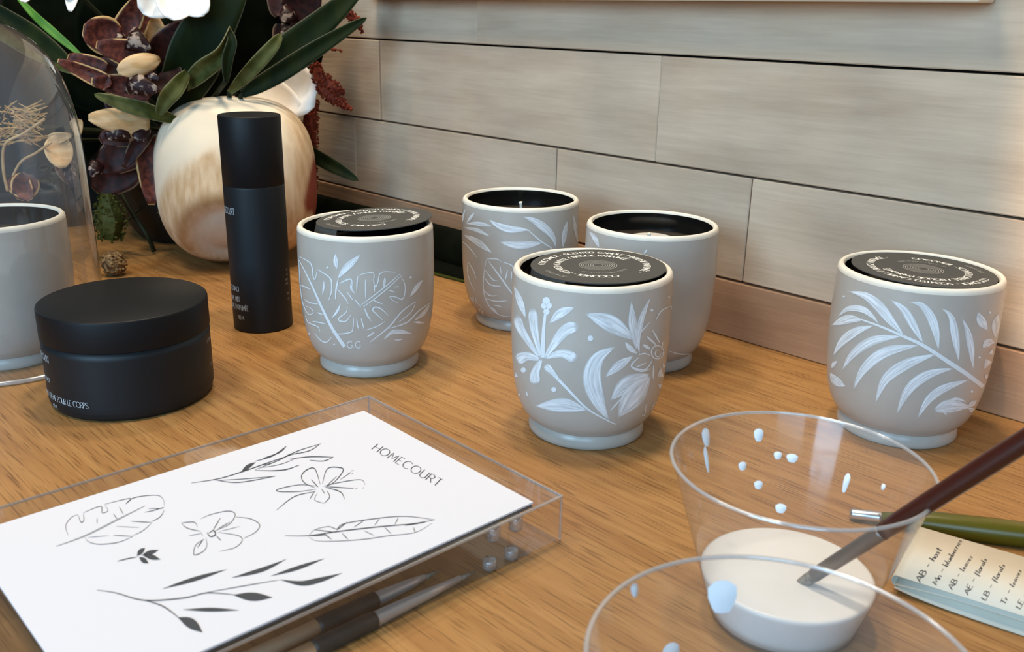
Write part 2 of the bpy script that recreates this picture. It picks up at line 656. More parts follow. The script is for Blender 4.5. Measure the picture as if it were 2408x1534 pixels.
def wblunt(w):     # broad rounded start, pointed end
    return lambda t: w * max(.06, (min(1, (t + .02) / .18) ** .5) * (1 - t) ** .55)


def wline(w, taper=.6):
    return lambda t: w * (1 - taper * abs(2 * t - 1) ** 2)


class Drawing:
    def __init__(s, mapper, step):
        s.map, s.step, s.v, s.f, s.a, s.t, s.solo = mapper, step, [], [], [], [], []

    def add_rows(s, rows):
        prev = None
        for r in rows:
            q = [s.map(*p) for p in r]
            if any(p is None for p in q):
                prev = None
                continue
            base = len(s.v)
            s.v += q
            k_, n_ = rows.index(r) / max(1, len(rows) - 1), max(1, len(q) - 1)
            s.a += [-1 + 2 * i / n_ for i in range(len(q))]
            s.t += [k_] * len(q)
            if prev is not None:
                n = len(q)
                for k in range(n - 1):
                    s.f.append((prev + k, prev + k + 1, base + k + 1, base + k))
            prev = base

    def alone(s, name, draw):
        """one brush stroke as a piece of its own"""
        keep = s.v, s.f, s.a, s.t
        s.v, s.f, s.a, s.t = [], [], [], []
        draw()
        if s.f:
            s.solo.append((name, s.v, s.f, s.a, s.t))
        s.v, s.f, s.a, s.t = keep

    def rib(s, pts, wf, wmax):
        s.add_rows(ribbon(pts, wf, s.step, max(1, int(wmax / s.step + .5))))

    def leaf(s, pts, w, peak=.5):
        s.alone('painted_leaf', lambda: s.rib(pts, wleaf(w, peak), w))

    def blunt(s, pts, w):
        s.alone('painted_petal', lambda: s.rib(pts, wblunt(w), w))

    def line(s, pts, w, taper=.6):
        s.rib(pts, wline(w, taper), w)

    def dot(s, c, r):
        s.rib([(c[0] - r, c[1]), (c[0] + r, c[1])] if r < s.step else [(c[0] - r, c[1]), (c[0], c[1]), (c[0] + r, c[1])], lambda t: 2 * r * max(.1, math.sqrt(max(0, 1 - (2 * t - 1) ** 2))), 2 * r) if r >= s.step else \
            s.add_rows([[(c[0] + r * (2 * t - 1), c[1] + r * k * max(.15, math.sqrt(max(0, 1 - (2 * t - 1) ** 2)))) for k in (-1, 0, 1)] for t in (0, .15, .35, .5, .65, .85, 1)])

    def make(s, name, m, parent, label=None):
        for nm, v, f, a, t in s.solo:
            mesh_obj(nm if m is M['paint'] else 'drawn_leaf', v, f, m, parent, attrs={'across': a, 'along': t} if m is M['paint'] else None)
        if not s.f:
            return None
        if m is M['paint']:
            m = M['paint_line']
        o = mesh_obj(name, s.v, s.f, m, parent)
        if label:
            o['label'] = label
        return o


# ---- stroke lettering
def arc(cx, cy, rx, ry, a0, a1, n=12):
    return [(cx + rx * math.cos(math.radians(a0 + (a1 - a0) * k / n)), cy + ry * math.sin(math.radians(a0 + (a1 - a0) * k / n))) for k in range(n + 1)]


GL = {
    'A': (.66, [[(0, 0), (.33, 1), (.66, 0)], [(.12, .33), (.54, .33)]]),
    'B': (.52, [[(0, 0), (0, 1)], [(0, 1), (.2, 1)] + arc(.2, .77, .24, .23, 90, -90) + [(0, .54)], [(0, .54), (.24, .54)] + arc(.24, .27, .28, .27, 90, -90) + [(0, 0)]]),
    'C': (.72, [arc(.42, .5, .42, .5, 48, 312, 18)]),
    'D': (.68, [[(0, 0), (0, 1)], [(0, 1), (.24, 1)] + arc(.24, .5, .44, .5, 90, -90, 16) + [(0, 0)]]),
    'E': (.46, [[(.46, 1), (0, 1), (0, 0), (.46, 0)], [(0, .52), (.38, .52)]]),
    'F': (.44, [[(.44, 1), (0, 1), (0, 0)], [(0, .52), (.36, .52)]]),
    'G': (.78, [arc(.42, .5, .42, .5, 48, 300, 18) + [(.74, .12), (.74, .46), (.48, .46)]]),
    'H': (.62, [[(0, 0), (0, 1)], [(.62, 0), (.62, 1)], [(0, .52), (.62, .52)]]),
    'I': (.04, [[(.02, 0), (.02, 1)]]),
    'J': (.34, [[(.3, 1), (.3, .25)] + arc(.12, .2, .18, .2, 0, -140, 8)]),
    'K': (.56, [[(0, 0), (0, 1)], [(.54, 1), (0, .45)], [(.18, .62), (.56, 0)]]),
    'L': (.42, [[(0, 1), (0, 0), (.42, 0)]]),
    'M': (.78, [[(0, 0), (.08, 1), (.39, .2), (.70, 1), (.78, 0)]]),
    'N': (.64, [[(0, 0), (0, 1), (.64, 0), (.64, 1)]]),
    'O': (.86, [arc(.43, .5, .43, .5, 0, 360, 24)]),
    'P': (.5, [[(0, 0), (0, 1)], [(0, 1), (.22, 1)] + arc(.22, .75, .26, .25, 90, -90) + [(0, .5)]]),
    'R': (.54, [[(0, 0), (0, 1)], [(0, 1), (.22, 1)] + arc(.22, .75, .26, .25, 90, -90) + [(0, .5)], [(.24, .5), (.54, 0)]]),
    'S': (.48, [arc(.25, .75, .22, .25, 35, 265, 12) + arc(.23, .25, .25, .25, 85, -150, 12)]),
    'T': (.56, [[(0, 1), (.56, 1)], [(.28, 1), (.28, 0)]]),
    'U': (.58, [[(0, 1), (0, .3)] + arc(.29, .3, .29, .3, 180, 360, 12) + [(.58, 1)]]),
    'V': (.6, [[(0, 1), (.3, 0), (.6, 1)]]),
    'Y': (.58, [[(0, 1), (.29, .5), (.58, 1)], [(.29, .5), (.29, 0)]]),
    '/': (.36, [[(0, -.05), (.36, 1.05)]]), '-': (.4, [[(0, .45), (.4, .45)]]), '.': (.06, [[(.0, .0), (.06, .06)]]),
    ' ': (.32, []), '1': (.2, [[(0, .8), (.16, 1), (.16, 0)]]), '0': (.5, [arc(.25, .5, .25, .5, 0, 360, 16)]),
    '8': (.46, [arc(.23, .76, .19, .24, 0, 360, 12), arc(.23, .27, .23, .27, 0, 360, 12)]),
    'h': (.36, [[(0, 0), (.06, 1)], [(.02, .3)] + arc(.18, .3, .15, .22, 170, 0, 6) + [(.34, 0)]]),
    'o': (.34, [arc(.17, .25, .17, .25, 0, 360, 10)]), 's': (.28, [[(.26, .48), (.06, .42), (.22, .2), (.16, .02), (0, .06)]]),
    't': (.3, [[(.16, .9), (.12, .1), (.26, 0)], [(0, .55), (.3, .6)]]), 'b': (.34, [[(0, 1), (0, 0)], arc(.16, .22, .16, .22, 180, -180, 10)]),
    'l': (.16, [[(.1, 1), (.02, .1), (.16, 0)]]), 'u': (.36, [[(0, .5), (.04, .08), (.2, 0), (.3, .2), (.32, .5)], [(.32, .5), (.36, 0)]]),
    'e': (.32, [[(.02, .25), (.3, .3), (.2, .5), (.02, .3), (.1, .02), (.3, .08)]]), 'r': (.26, [[(0, 0), (.04, .5)], [(.02, .28), (.14, .48), (.26, .44)]]),
    'i': (.1, [[(.04, .5), (.04, 0)]]), 'a': (.36, [[(.3, .48), (.06, .4), (.04, .08), (.2, .04), (.3, .44), (.34, 0)]]),
    'v': (.32, [[(0, .5), (.14, 0), (.32, .52)]]), 'f': (.26, [[(.26, .95), (.12, .9), (.06, -.3)], [(0, .45), (.22, .48)]]),
    'n': (.36, [[(0, 0), (.02, .5)], [(.02, .3)] + arc(.18, .28, .15, .22, 170, 0, 6) + [(.34, 0)]]),
    'É': (.46, [[(.46, 1), (0, 1), (0, 0), (.46, 0)], [(0, .52), (.38, .52)], [(.18, 1.1), (.36, 1.32)]]),
    'È': (.46, [[(.46, 1), (0, 1), (0, 0), (.46, 0)], [(0, .52), (.38, .52)], [(.1, 1.32), (.28, 1.1)]]),
}


def text_width(s, gap=.16):
    return sum(GL[c][0] + gap for c in s) - gap


def lettering(dr, s, place, size, weight=.09, gap=.16, contrast=.65):
    """place(u, v) -> drawing coordinates; u runs along the line, v up, both in units of `size`"""
    x = 0
    for c in s:
        w, strokes = GL[c]
        for st in strokes:
            st = densify(st, .34) if len(st) < 6 else st
            n = len(st)
            rows = []
            for i, p in enumerate(st):
                a, b = st[max(i - 1, 0)], st[min(i + 1, n - 1)]
                dx, dy = b[0] - a[0], b[1] - a[1]
                d = math.hypot(dx, dy) or 1
                h = weight / 2 * (1 - contrast + contrast * abs(dy) / d)
                nx, ny = -dy / d * h, dx / d * h
                rows.append([place((x + p[0] + nx) * size, (p[1] + ny) * size), place((x + p[0] - nx) * size, (p[1] - ny) * size)])
            dr.add_rows(rows)
        x += w + gap


# ================================================================== THE SETTING
_c = Vector((0, WD, 0)) + WU * -.43 + WN * -.003
_wl = -WN * -1.0
_tp = [_c, Vector((0, WD, 0)) + WU * .95 + WN * -.003, Vector((1.3, -.30, 0)), Vector((1.3, -.75, 0)), Vector((-1.3, -.75, 0)), _c + WN * .93]
_tp = _tp[::-1]
_n = len(_tp)
tb = mesh_obj('table', [(p.x, p.y, 0) for p in _tp] + [(p.x, p.y, -.035) for p in _tp],
              [tuple(range(_n))] + [tuple(range(_n, 2 * _n))[::-1]] + [((k + 1) % _n, k, k + _n, (k + 1) % _n + _n) for k in range(_n)], M['table'], smooth=False)
tag(tb, 'light brown oak table top carrying the candles and art supplies', 'table')

wall = thing('wall_right', '', '', (0, WD, 0), WA)
for k in ('label', 'category'):
    del wall[k]
wall['kind'] = 'structure'
mesh_obj('wall_core', *box(-.46, .95, .008, .05, -.03, .75), M['backing'], wall, smooth=False)
rows = [(-.0006, .0422, [-.46, .75], 'plank_brown'),
        (.0422, .1164, [-.46, -.235, .0484, .2315, .52, .75], 'plank'),  # leftmost inner joint stands in for a faint band of shade
        (.1164, .1932, [-.46, -.19, .1482, .47, .75], 'plank'),  # here too the leftmost inner joint stands in for a shadow band
        (.1932, .2690, [-.46, -.05, .56, .75], 'plank'),
        (.2690, .3450, [-.46, .12, .50, .75], 'plank'),
        (.3450, .4210, [-.46, -.1, .36, .75], 'plank'),
        (.4210, .4970, [-.46, .2, .75], 'plank')]
rg = random.Random(3)
for z0, z1, xs, mk in rows:
    for a, b in zip(xs, xs[1:]):
        dpt = rg.uniform(-.0012, .0004)
        o = mesh_obj('plank', *box(-(b - a) / 2 + .0004, (b - a) / 2 - .0004, 0, .012, -(z1 - z0) / 2 + .0008, (z1 - z0) / 2 - .0008, .0007), M[mk], wall, smooth=False)
        o.location = ((a + b) / 2, dpt, (z0 + z1) / 2)

dw = mesh_obj('wall_left', *box(-1.0, .0, 0, .04, -.03, .75), M['darkwall'], smooth=False)
dw.location = Vector((0, WD, 0)) + WU * -.43
dw.rotation_euler = (0, 0, WA - pi / 2 + pi)
dw['kind'] = 'structure'

# board hung on the planks above the candles
bd = thing('wall_board', 'cream edged board mounted on the plank wall above the candles', 'board', (0, WD, 0), WA)
mesh_obj('panel', *box(-.186, .366, -.020, -.0035, .2365, .345, .001), M['cream_board'], bd, smooth=False)
mesh_obj('bottom_rail', *box(-.1905, .3705, -.024, -.0025, .2297, .2360, .0008), M['cream_board'], bd, smooth=False)

# ================================================================== CANDLE CUPS
CR, CHT = .0425, .093
OUT = smooth_prof([(.0306, .0073), (.0328, .0090), (.0363, .0138), (.0392, .0212), (.0412, .0315), (.0423, .044), (.0429, .060), (.0428, .078), (.0424, .0900)], 6)
FOOT = [(.0, .0012), (.0285, .0012), (.0292, 0), (.0312, 0), (.0321, .0008), (.0322, .0025), (.0317, .0056), (.0308, .0070), (.0304, .0076)]
RIM = smooth_prof([(.0424, .0900), (.0422, .0913), (.0415, .0925), (.0404, .0930), (.0393, .0926), (.0386, .0912)], 4)
INN = [(.0386, .0912), (.0383, .088), (.0383, .070)]


def cup(key, loc, label, wax=True):
    t = thing('candle_cup', label, 'candle', (loc[0], loc[1], 0), 0, 'grey ceramic candle cups on the table')
    body = mesh_obj('body', *lathe(OUT, 112), M['glaze'], t)
    mesh_obj('foot', *lathe(FOOT, 96), M['glaze'], t)
    mesh_obj('rim', *lathe(RIM, 112), M['rim'], t)
    mesh_obj('inner_glaze', *lathe(INN, 96), M['black_glaze'], t)
    mesh_obj('wax', *closed_lathe([(.0384, .070), (.0384, .0795), (.037, .0788), (.001, .0785)], 64), M['wax'], t)
    v, f = lathe([(p[0] + .0, p[1]) for p in OUT], 160, (loc[0], loc[1], 0))
    t_bvh = BVHTree.FromPolygons([Vector(p) for p in v], f)

    def mapper_factory(ox, oy, s):
        def mp(x, y):
            d = ray(ox + x / s, oy + y / s).normalized()
            h, n, i, dist = t_bvh.ray_cast(EYE, d, 2)
            if h is None:
                return None
            if n.dot(d) > -.06:
                return None
            return h - n * -.00018 - Vector((loc[0], loc[1], 0))
        return mp
    return t, mapper_factory, body


CUPS = {}
specs = {'A': ((-.0936, .5810), 'grey candle cup painted with white monstera leaves, lettered G.G., beside the black spray bottle'),
         'B': ((.0425, .4839), 'frontmost grey candle cup painted with white lilies, lettered J.C., in the middle'),
         'C': ((.0047, .6766), 'open grey candle cup farthest back with painted willow leaves and a wick'),
         'D': ((.0897, .5981), 'nearly plain open grey candle cup with a wick, behind the lily cup'),
         'E': ((.2203, .4926), 'grey candle cup at right painted with a white fern frond and small fish'),
         'F': ((-.3290, .5800), 'unpainted grey candle cup standing under the glass cloche')}
for k, (xy, lb) in specs.items():
    CUPS[k] = cup(k, xy, lb)

# wicks of the open candles
for k in 'CDF':
    mesh_obj('wick', *tube([(0, 0, .078), (.0004, 0, .083), (.0, 0, .0880), (-.0003, 0, .0895)], [.0009, .0009, .0010, .0014], 8), M['wick'], CUPS[k][0])
mesh_obj('pale_wax', *closed_lathe([(.015, .0785), (.015, .0826), (.012, .0834), (.001, .0836)], 40), M['pale_wax'], CUPS['D'][0])['label'] = 'pale wax pool around the wick'
CUPS['D'][0].children[-1].location = (-.004, -.016, 0)


def art(k, ox, oy, s, step=9):
    return Drawing(CUPS[k][1](ox, oy, s), step)


# --- cup A : monstera leaves, G.G.
d = art('A', 670, 460, 3.487)
for p, w in [([(112, 495), (200, 545), (225, 590), (235, 670), (250, 685), (265, 620)], 9), ([(112, 495), (120, 600), (127, 730), (142, 850), (167, 930), (200, 975), (235, 960), (215, 925), (170, 905)], 8),
             ([(130, 735), (170, 750), (210, 770)], 9), ([(160, 850), (210, 880), (275, 890)], 9), ([(265, 960), (310, 975)], 9), ([(170, 985), (195, 1040), (270, 1075), (290, 1115)], 9), ([(230, 1030), (330, 1050)], 9),
             ([(245, 1130), (300, 1190), (345, 1200), (385, 1160)], 9), ([(270, 605), (370, 675), (385, 740), (380, 800), (360, 860)], 10), ([(515, 915), (500, 960), (450, 1000), (445, 1025), (500, 1030), (540, 980)], 9),
             ([(430, 765), (500, 850), (520, 890)], 9), ([(385, 1120), (450, 1135), (540, 1120)], 8)]:
    d.line(p, w)
d.rib([(120, 530), (215, 720), (300, 910), (390, 1090), (490, 1240)], lambda t: 6 + 24 * t, 30)
for p, w in [([(322, 690), (318, 760), (308, 820)], 16), ([(460, 880), (430, 950), (380, 1010)], 22), ([(205, 1120), (195, 1145), (185, 1168)], 22)]:
    d.leaf(p, w)
d.make('painted_monstera', M['paint'], CUPS['A'][2])
d = art('A', 670, 460, 3.487)
for p, w in [([(450, 720), (540, 685), (550, 760), (570, 800)], 12), ([(600, 660), (592, 720), (590, 790)], 10), ([(605, 660), (640, 642), (725, 635), (728, 700), (745, 748), (762, 710), (790, 630), (910, 628)], 9),
             ([(945, 660), (980, 720), (982, 800), (960, 850), (900, 830), (860, 832), (900, 870), (930, 880)], 8), ([(660, 690), (662, 780), (665, 860)], 10), ([(735, 710), (735, 790)], 9),
             ([(510, 790), (560, 860)], 9), ([(570, 850), (625, 915)], 9), ([(895, 750), (935, 745)], 8), ([(845, 775), (900, 790)], 8), ([(715, 855), (800, 890)], 9),
             ([(850, 985), (790, 930), (740, 915), (720, 940), (760, 980), (800, 1020)], 11), ([(820, 1030), (760, 1070), (660, 1105)], 8), ([(590, 1000), (595, 1060), (610, 1100)], 10),
             ([(625, 1005), (640, 1060), (650, 1095)], 10), ([(565, 1000), (560, 1080), (540, 1120), (450, 1137)], 8), ([(945, 640), (825, 745), (715, 830), (622, 900)], 9), ([(955, 655), (840, 762), (730, 850), (640, 915)], 9)]:
    d.line(p, w)
d.leaf([(650, 915), (680, 990), (715, 1035)], 16)
d.leaf([(822, 660), (815, 720), (805, 765)], 22)
d.leaf([(548, 700), (545, 760), (575, 805)], 20)
d.make('painted_monstera', M['paint'], CUPS['A'][2])
d = art('A', 670, 460, 3.487)
for p, w in [([(417, 475), (418, 540), (427, 605)], 40), ([(625, 480), (560, 540), (480, 620), (430, 690)], 58), ([(1135, 685), (1080, 750), (1020, 838)], 36), ([(1190, 885), (1130, 970), (1050, 1030)], 34),
             ([(1150, 1045), (1040, 1035)], 22), ([(800, 1190), (880, 1120), (980, 1120), (1060, 1140)], 36), ([(890, 1185), (970, 1180)], 14), ([(670, 1160), (705, 1140), (740, 1115)], 18)]:
    d.leaf(p, w)
for p, w in [([(440, 680), (422, 760), (415, 850)], 13), ([(700, 1200), (850, 1080), (960, 950), (1070, 870)], 12), ([(850, 1090), (1000, 1040), (1090, 950), (1190, 880)], 12), ([(1070, 875), (1030, 960), (930, 1040)], 8)]:
    d.line(p, w)
for c, r in [((350, 590), 10), ((1030, 670), 11), ((405, 1220), 8), ((700, 900), 6)]:
    d.alone('painted_dot', lambda: d.dot(c, r))
d.make('painted_sprig', M['paint'], CUPS['A'][2])
d = art('A', 670, 460, 3.487, 20)
lettering(d, 'G.G.', lambda u, v: (512 + u * 1.0, 1250 - v), 54, .13, .2, .2)
d.make('initials', M['paint'], CUPS['A'][2], 'painted initials G.G.')

# --- cup C : willow leaves
d = art('C', 1060, 420, 4.038, 11)
for p, w in [([(360, 380), (430, 435), (560, 480), (700, 485), (760, 500)], 70), ([(680, 360), (800, 405), (915, 490), (975, 570), (995, 660)], 78), ([(455, 600), (600, 630), (740, 628), (885, 605)], 78),
             ([(1105, 390), (1080, 520), (1060, 670)], 48), ([(1160, 330), (1180, 470), (1205, 620)], 32), ([(140, 430), (250, 428), (400, 455)], 42), ([(122, 465), (250, 490), (380, 555)], 38),
             ([(112, 530), (250, 600), (400, 715)], 62), ([(230, 320), (190, 370), (150, 425)], 28), ([(142, 285), (122, 350), (112, 425)], 18)]:
    d.leaf(p, w)
for p, w in [([(740, 495), (850, 590), (960, 665)], 12), ([(870, 606), (960, 660)], 10), ([(115, 600), (180, 660), (250, 750)], 10)]:
    d.line(p, w)
d.make('painted_willow_leaves', M['paint'], CUPS['C'][2])
d = art('C', 1060, 420, 4.038, 11)
for p, w in [([(165, 790), (160, 880), (190, 990), (230, 1070)], 8), ([(165, 790), (215, 870), (242, 950)], 10), ([(340, 765), (440, 765), (480, 790)], 9), ([(500, 795), (585, 830), (595, 900)], 10),
             ([(340, 770), (320, 880), (310, 1000), (320, 1100), (350, 1180), (400, 1250), (480, 1300), (590, 1312)], 9), ([(360, 785), (460, 920), (560, 1060), (640, 1160)], 15), ([(330, 870), (400, 960), (455, 972)], 10),
             ([(320, 940), (380, 1010), (475, 1022)], 11), ([(315, 1060), (370, 1110), (440, 1112)], 11), ([(340, 1140), (430, 1165), (535, 1160)], 10), ([(385, 1220), (440, 1272)], 13), ([(470, 830), (480, 910)], 9),
             ([(540, 870), (520, 960)], 12), ([(400, 1200), (480, 1215)], 9), ([(580, 880), (575, 960)], 10)]:
    d.line(p, w)
d.make('painted_monstera', M['paint'], CUPS['C'][2])
d = art('C', 1060, 420, 4.038, 12)
for p in [[(185, 1175), (188, 1125), (205, 1165), (215, 1120), (222, 1180)], [(232, 1120), (250, 1180), (262, 1190)], [(200, 1225), (225, 1215), (240, 1260)], [(245, 1230), (262, 1275), (285, 1235), (300, 1285)], [(315, 1250), (300, 1270), (318, 1300)], [(270, 1190), (300, 1230)]]:
    d.line(p, 7)
d.make('handwriting', M['paint'], CUPS['C'][2])

# --- cup B : lily and second flower, J.C.
d = art('B', 1190, 560, 2.949, 8)
for p, w in [([(75, 535), (110, 640), (235, 835)], 78), ([(185, 485), (200, 640), (245, 840)], 84), ([(505, 610), (400, 650), (265, 840)], 105), ([(490, 845), (390, 800), (270, 835)], 92),
             ([(205, 1015), (205, 930), (252, 835)], 92), ([(72, 850), (150, 820), (240, 845)], 100)]:
    d.blunt(p, w)
d.rib([(275, 520), (262, 640), (256, 830)], lambda t: 18 + 14 * t, 30)
for c, r in [((280, 435), 26), ((298, 468), 22), ((264, 470), 20), ((282, 510), 22)]:
    d.dot(c, r)
d.blunt([(272, 880), (320, 930), (370, 985)], 62)
d.rib([(330, 945), (430, 1050), (560, 1180), (690, 1258), (765, 1292)], lambda t: 22 - 16 * t, 22)
d.make('painted_lily', M['paint'], CUPS['B'][2])
d = art('B', 1190, 560, 2.949, 8)
for p, w in [([(55, 328), (92, 420), (140, 560)], 46), ([(478, 482), (390, 515), (300, 592)], 64), ([(200, 1165), (330, 1160), (430, 1160), (570, 1198)], 96), ([(768, 748), (640, 830), (595, 970), (640, 1130), (720, 1275)], 128),
             ([(545, 525), (690, 575), (800, 640), (895, 712)], 118), ([(868, 435), (875, 560), (890, 680), (905, 785)], 62), ([(1005, 400), (945, 540), (915, 680), (925, 815)], 42), ([(822, 718), (865, 770), (912, 802)], 38),
             ([(688, 966), (780, 885), (885, 815)], 62), ([(722, 1130), (830, 1020), (1000, 940)], 112), ([(775, 1248), (870, 1110), (1005, 950)], 150), ([(1062, 1055), (1070, 980), (1068, 890)], 42), ([(1104, 1010), (1098, 930), (1085, 860)], 32),
             ([(72, 928), (78, 1010), (98, 1105)], 48), ([(140, 1060), (152, 1098)], 14)]:
    d.leaf(p, w)
for c, r in [((585, 695), 19), ((332, 1050), 17), ((1010, 500), 10), ((122, 915), 18), ((1128, 410), 6)]:
    d.dot(c, r)
d.make('painted_leaves', M['paint'], CUPS['B'][2])
d = art('B', 1190, 560, 2.949, 8)
for p, w in [(arc(1048, 792, 42, 46, 0, 360, 16), 9), (arc(1052, 800, 20, 24, 0, 300, 10), 8), ([(918, 828), (868, 890), (960, 912), (1012, 850)], 12), ([(875, 905), (940, 925), (1000, 905)], 9), ([(900, 895), (970, 865)], 8),
             ([(975, 682), (1040, 742)], 15), ([(1015, 640), (1062, 725)], 13), ([(950, 740), (1000, 770)], 22), ([(1035, 572), (1075, 505), (1140, 472)], 8), ([(995, 585), (930, 660), (915, 720)], 8), ([(1018, 975), (1022, 880)], 12),
             ([(1160, 400), (1148, 450), (1140, 500)], 9), ([(920, 810), (960, 800), (1000, 815)], 9), ([(725, 1195), (800, 1110)], 10), ([(1085, 720), (1075, 770)], 8), ([(1100, 790), (1078, 800)], 8)]:
    d.line(p, w)
d.make('painted_blossom', M['paint'], CUPS['B'][2])
d = art('B', 1190, 560, 2.949, 20)
lettering(d, 'J.C.', lambda u, v: (944 + u * .72 + v * .12, 1232 - v - u * .12), 78, .1, .34, .2)
d.make('initials', M['paint'], CUPS['B'][2], 'painted initials J.C.')

# --- cup E : fern frond and fish
d = art('E', 1920, 560, 2.951, 8)
d.rib([(310, 565), (450, 615), (600, 680), (740, 745), (900, 850), (1050, 950), (1155, 1032)], lambda t: 10 + 20 * min(1, t * 1.4), 30)
for p, w in [([(215, 368), (340, 400), (440, 480), (530, 590), (615, 685)], 74), ([(508, 426), (600, 490), (670, 600), (745, 740)], 58), ([(638, 446), (725, 462), (795, 550), (830, 660), (848, 785)], 64),
             ([(862, 486), (930, 540), (962, 680), (988, 865)], 58), ([(1008, 548), (1048, 650), (1072, 770), (1086, 915)], 50), ([(145, 552), (220, 492), (320, 495), (395, 550), (435, 602)], 46), ([(104, 606), (190, 572), (250, 562), (325, 572)], 62),
             ([(115, 822), (180, 720), (280, 645), (405, 605)], 62), ([(174, 928), (260, 800), (400, 710), (605, 680)], 66), ([(252, 1065), (330, 910), (480, 790), (725, 742)], 76), ([(408, 1155), (480, 980), (640, 868), (845, 802)], 76),
             ([(553, 1230), (640, 1050), (780, 945), (965, 902)], 70), ([(698, 1260), (770, 1130), (880, 1045), (1065, 980)], 60)]:
    d.leaf(p, w)
d.make('painted_fern', M['paint'], CUPS['E'][2])
d = art('E', 1920, 560, 2.951, 8)
d.leaf([(812, 1200), (900, 1170), (1000, 1165), (1075, 1178)], 92, .42)
for p, w in [([(1045, 1170), (1080, 1150), (1112, 1122)], 34), ([(1050, 1178), (1080, 1195), (1102, 1218)], 34), ([(885, 1140), (970, 1116), (1045, 1140)], 22), ([(880, 1210), (905, 1228)], 14)]:
    d.leaf(p, w)
d.make('painted_fish', M['paint'], CUPS['E'][2])
d = art('E', 1920, 560, 2.951, 8)
for p, w in [([(1118, 512), (1142, 575), (1188, 642)], 64), ([(1262, 518), (1240, 610), (1238, 700)], 56), ([(1150, 762), (1195, 722), (1235, 730)], 58), ([(1160, 912), (1195, 840), (1222, 765)], 52), ([(108, 906), (122, 875), (146, 852)], 28),
             ([(94, 932), (140, 995), (208, 1032)], 60), ([(1175, 1075), (1190, 1035), (1200, 995)], 30)]:
    d.leaf(p, w)
for c, r in [((1203, 517), 8), ((1130, 828), 8), ((1180, 960), 14), ((1077, 1065), 9), ((192, 405), 7)]:
    d.dot(c, r)
d.make('painted_leaves', M['paint'], CUPS['E'][2])

# --- cup D : a few strokes
d = art('D', 1360, 480, 3.653, 9)
d.leaf([(95, 235), (140, 290), (182, 378)], 42)
d.line([(64, 230), (62, 300), (62, 370)], 8)
d.leaf([(592, 388), (560, 432)], 16)
d.line([(780, 1260), (840, 1282), (910, 1290), (980, 1282), (1045, 1258)], 11)
d.make('painted_strokes', M['paint'], CUPS['D'][2])


# ================================================================== DUST COVERS (printed card discs)
def dust_cover(loc, tilt, spin, r, label, tabs):
    t = thing('dust_cover', label, 'lid', loc, 0, 'printed card dust covers on candle cups')
    t.rotation_euler = tilt
    vs, fs = closed_lathe([(r, -.0005), (r, 0)], 72)
    disc = mesh_obj('disc', vs, fs, M['card'], t, smooth=False)
    for a0, a1, drop, lean in tabs:
        v, f = [], []
        n = 8
        c0, c1 = (r * math.cos(a0), r * math.sin(a0)), (r * math.cos(a1), r * math.sin(a1))
        for k in range(n + 1):
            x, y = c0[0] + (c1[0] - c0[0]) * k / n, c0[1] + (c1[1] - c0[1]) * k / n
            l = math.hypot(x, y)
            a = math.atan2(y, x)
            ox, oy = math.cos(a) * lean, math.sin(a) * lean
            q = r / l * .995
            v += [(x * q, y * q, -.0003), (x * q + ox, y * q + oy, -drop), (x * q * .985 + ox, y * q * .985 + oy, -drop), (x * q * .985, y * q * .985, -.0003)]
        for k in range(n):
            for j in range(4):
                f.append((k * 4 + j, k * 4 + (j + 1) % 4, k * 4 + 4 + (j + 1) % 4, k * 4 + 4 + j))
        f += [(0, 1, 2, 3), (n * 4 + 3, n * 4 + 2, n * 4 + 1, n * 4)]
        mesh_obj('folded_tab', v, f, M['card'], t, smooth=False)
    # spiral lettering, clockwise, tops outwards
    zz = .00012
    dr = Drawing(lambda x, y: Vector((x, y, zz)), .01)
    turn = 'COCOMOI - SCENTED CANDLE / BOUGIE PARFUMÉE - '
    size = r * .098

    def put(s, a, rad, slope, size, weight, gap):
        def place(u, v):
            th = a - u / rad
            rr = rad - slope * (a - th) + v
            return (rr * math.cos(th + spin), rr * math.sin(th + spin))
        lettering(dr, s, place, size, weight, gap)
    put(turn, math.radians(178), r * .79, r * .036, size, .2, .155)
    put('COCOMOI - SCENTED CANDLE / BOUGIE PARFUMÉE', math.radians(-68), r * .59, r * .014, size, .2, .10)
    dr.make('printed_lettering', M['card_print'], disc)
    dr2 = Drawing(lambda x, y: Vector((x, y, zz)), .01)
    dr = dr2
    put('HOMECOURT', math.radians(232), -r * .78 if False else r * .80, 0, size * .62, .16, .12)
    put('HAND POURED / 8.1 O - 110', math.radians(-30), r * .42, 0, size * .5, .16, .12)
    dr2.make('small_print', M['card_dim'], disc)
    v, f = [], []
    for k in range(7):
        ra, rb = r * (.285 - .034 * k), r * (.285 - .034 * k - .012)
        n0 = len(v)
        for j in range(48):
            a = 2 * pi * j / 48
            v += [(ra * math.cos(a), ra * math.sin(a), zz), (rb * math.cos(a), rb * math.sin(a), zz)]
        for j in range(48):
            q = (j + 1) % 48
            f.append((n0 + 2 * j, n0 + 2 * j + 1, n0 + 2 * q + 1, n0 + 2 * q))
    mesh_obj('ring_emblem', v, f, M['card_dim'], disc, smooth=False)
    return t


dust_cover((-.0887, .5868, .0946), (math.radians(-.6), math.radians(-3.3), 0), .04, .0366, 'charcoal card disc tilted out of the rim of the G.G. monstera cup',
           [(math.radians(192), math.radians(240), .009, .0030)])
dust_cover((.0452, .4849, .0931), (math.radians(-.25), math.radians(-1.0), 0), 0, .0359, 'charcoal card disc lying in the rim of the lily cup lettered J.C.',
           [(math.radians(186), math.radians(238), .007, .001)])
dust_cover((.2201, .4890, .0935), (math.radians(-.13), math.radians(1.35), 0), math.radians(150), .0366, 'charcoal card disc lying in the rim of the fern and fish cup', [])

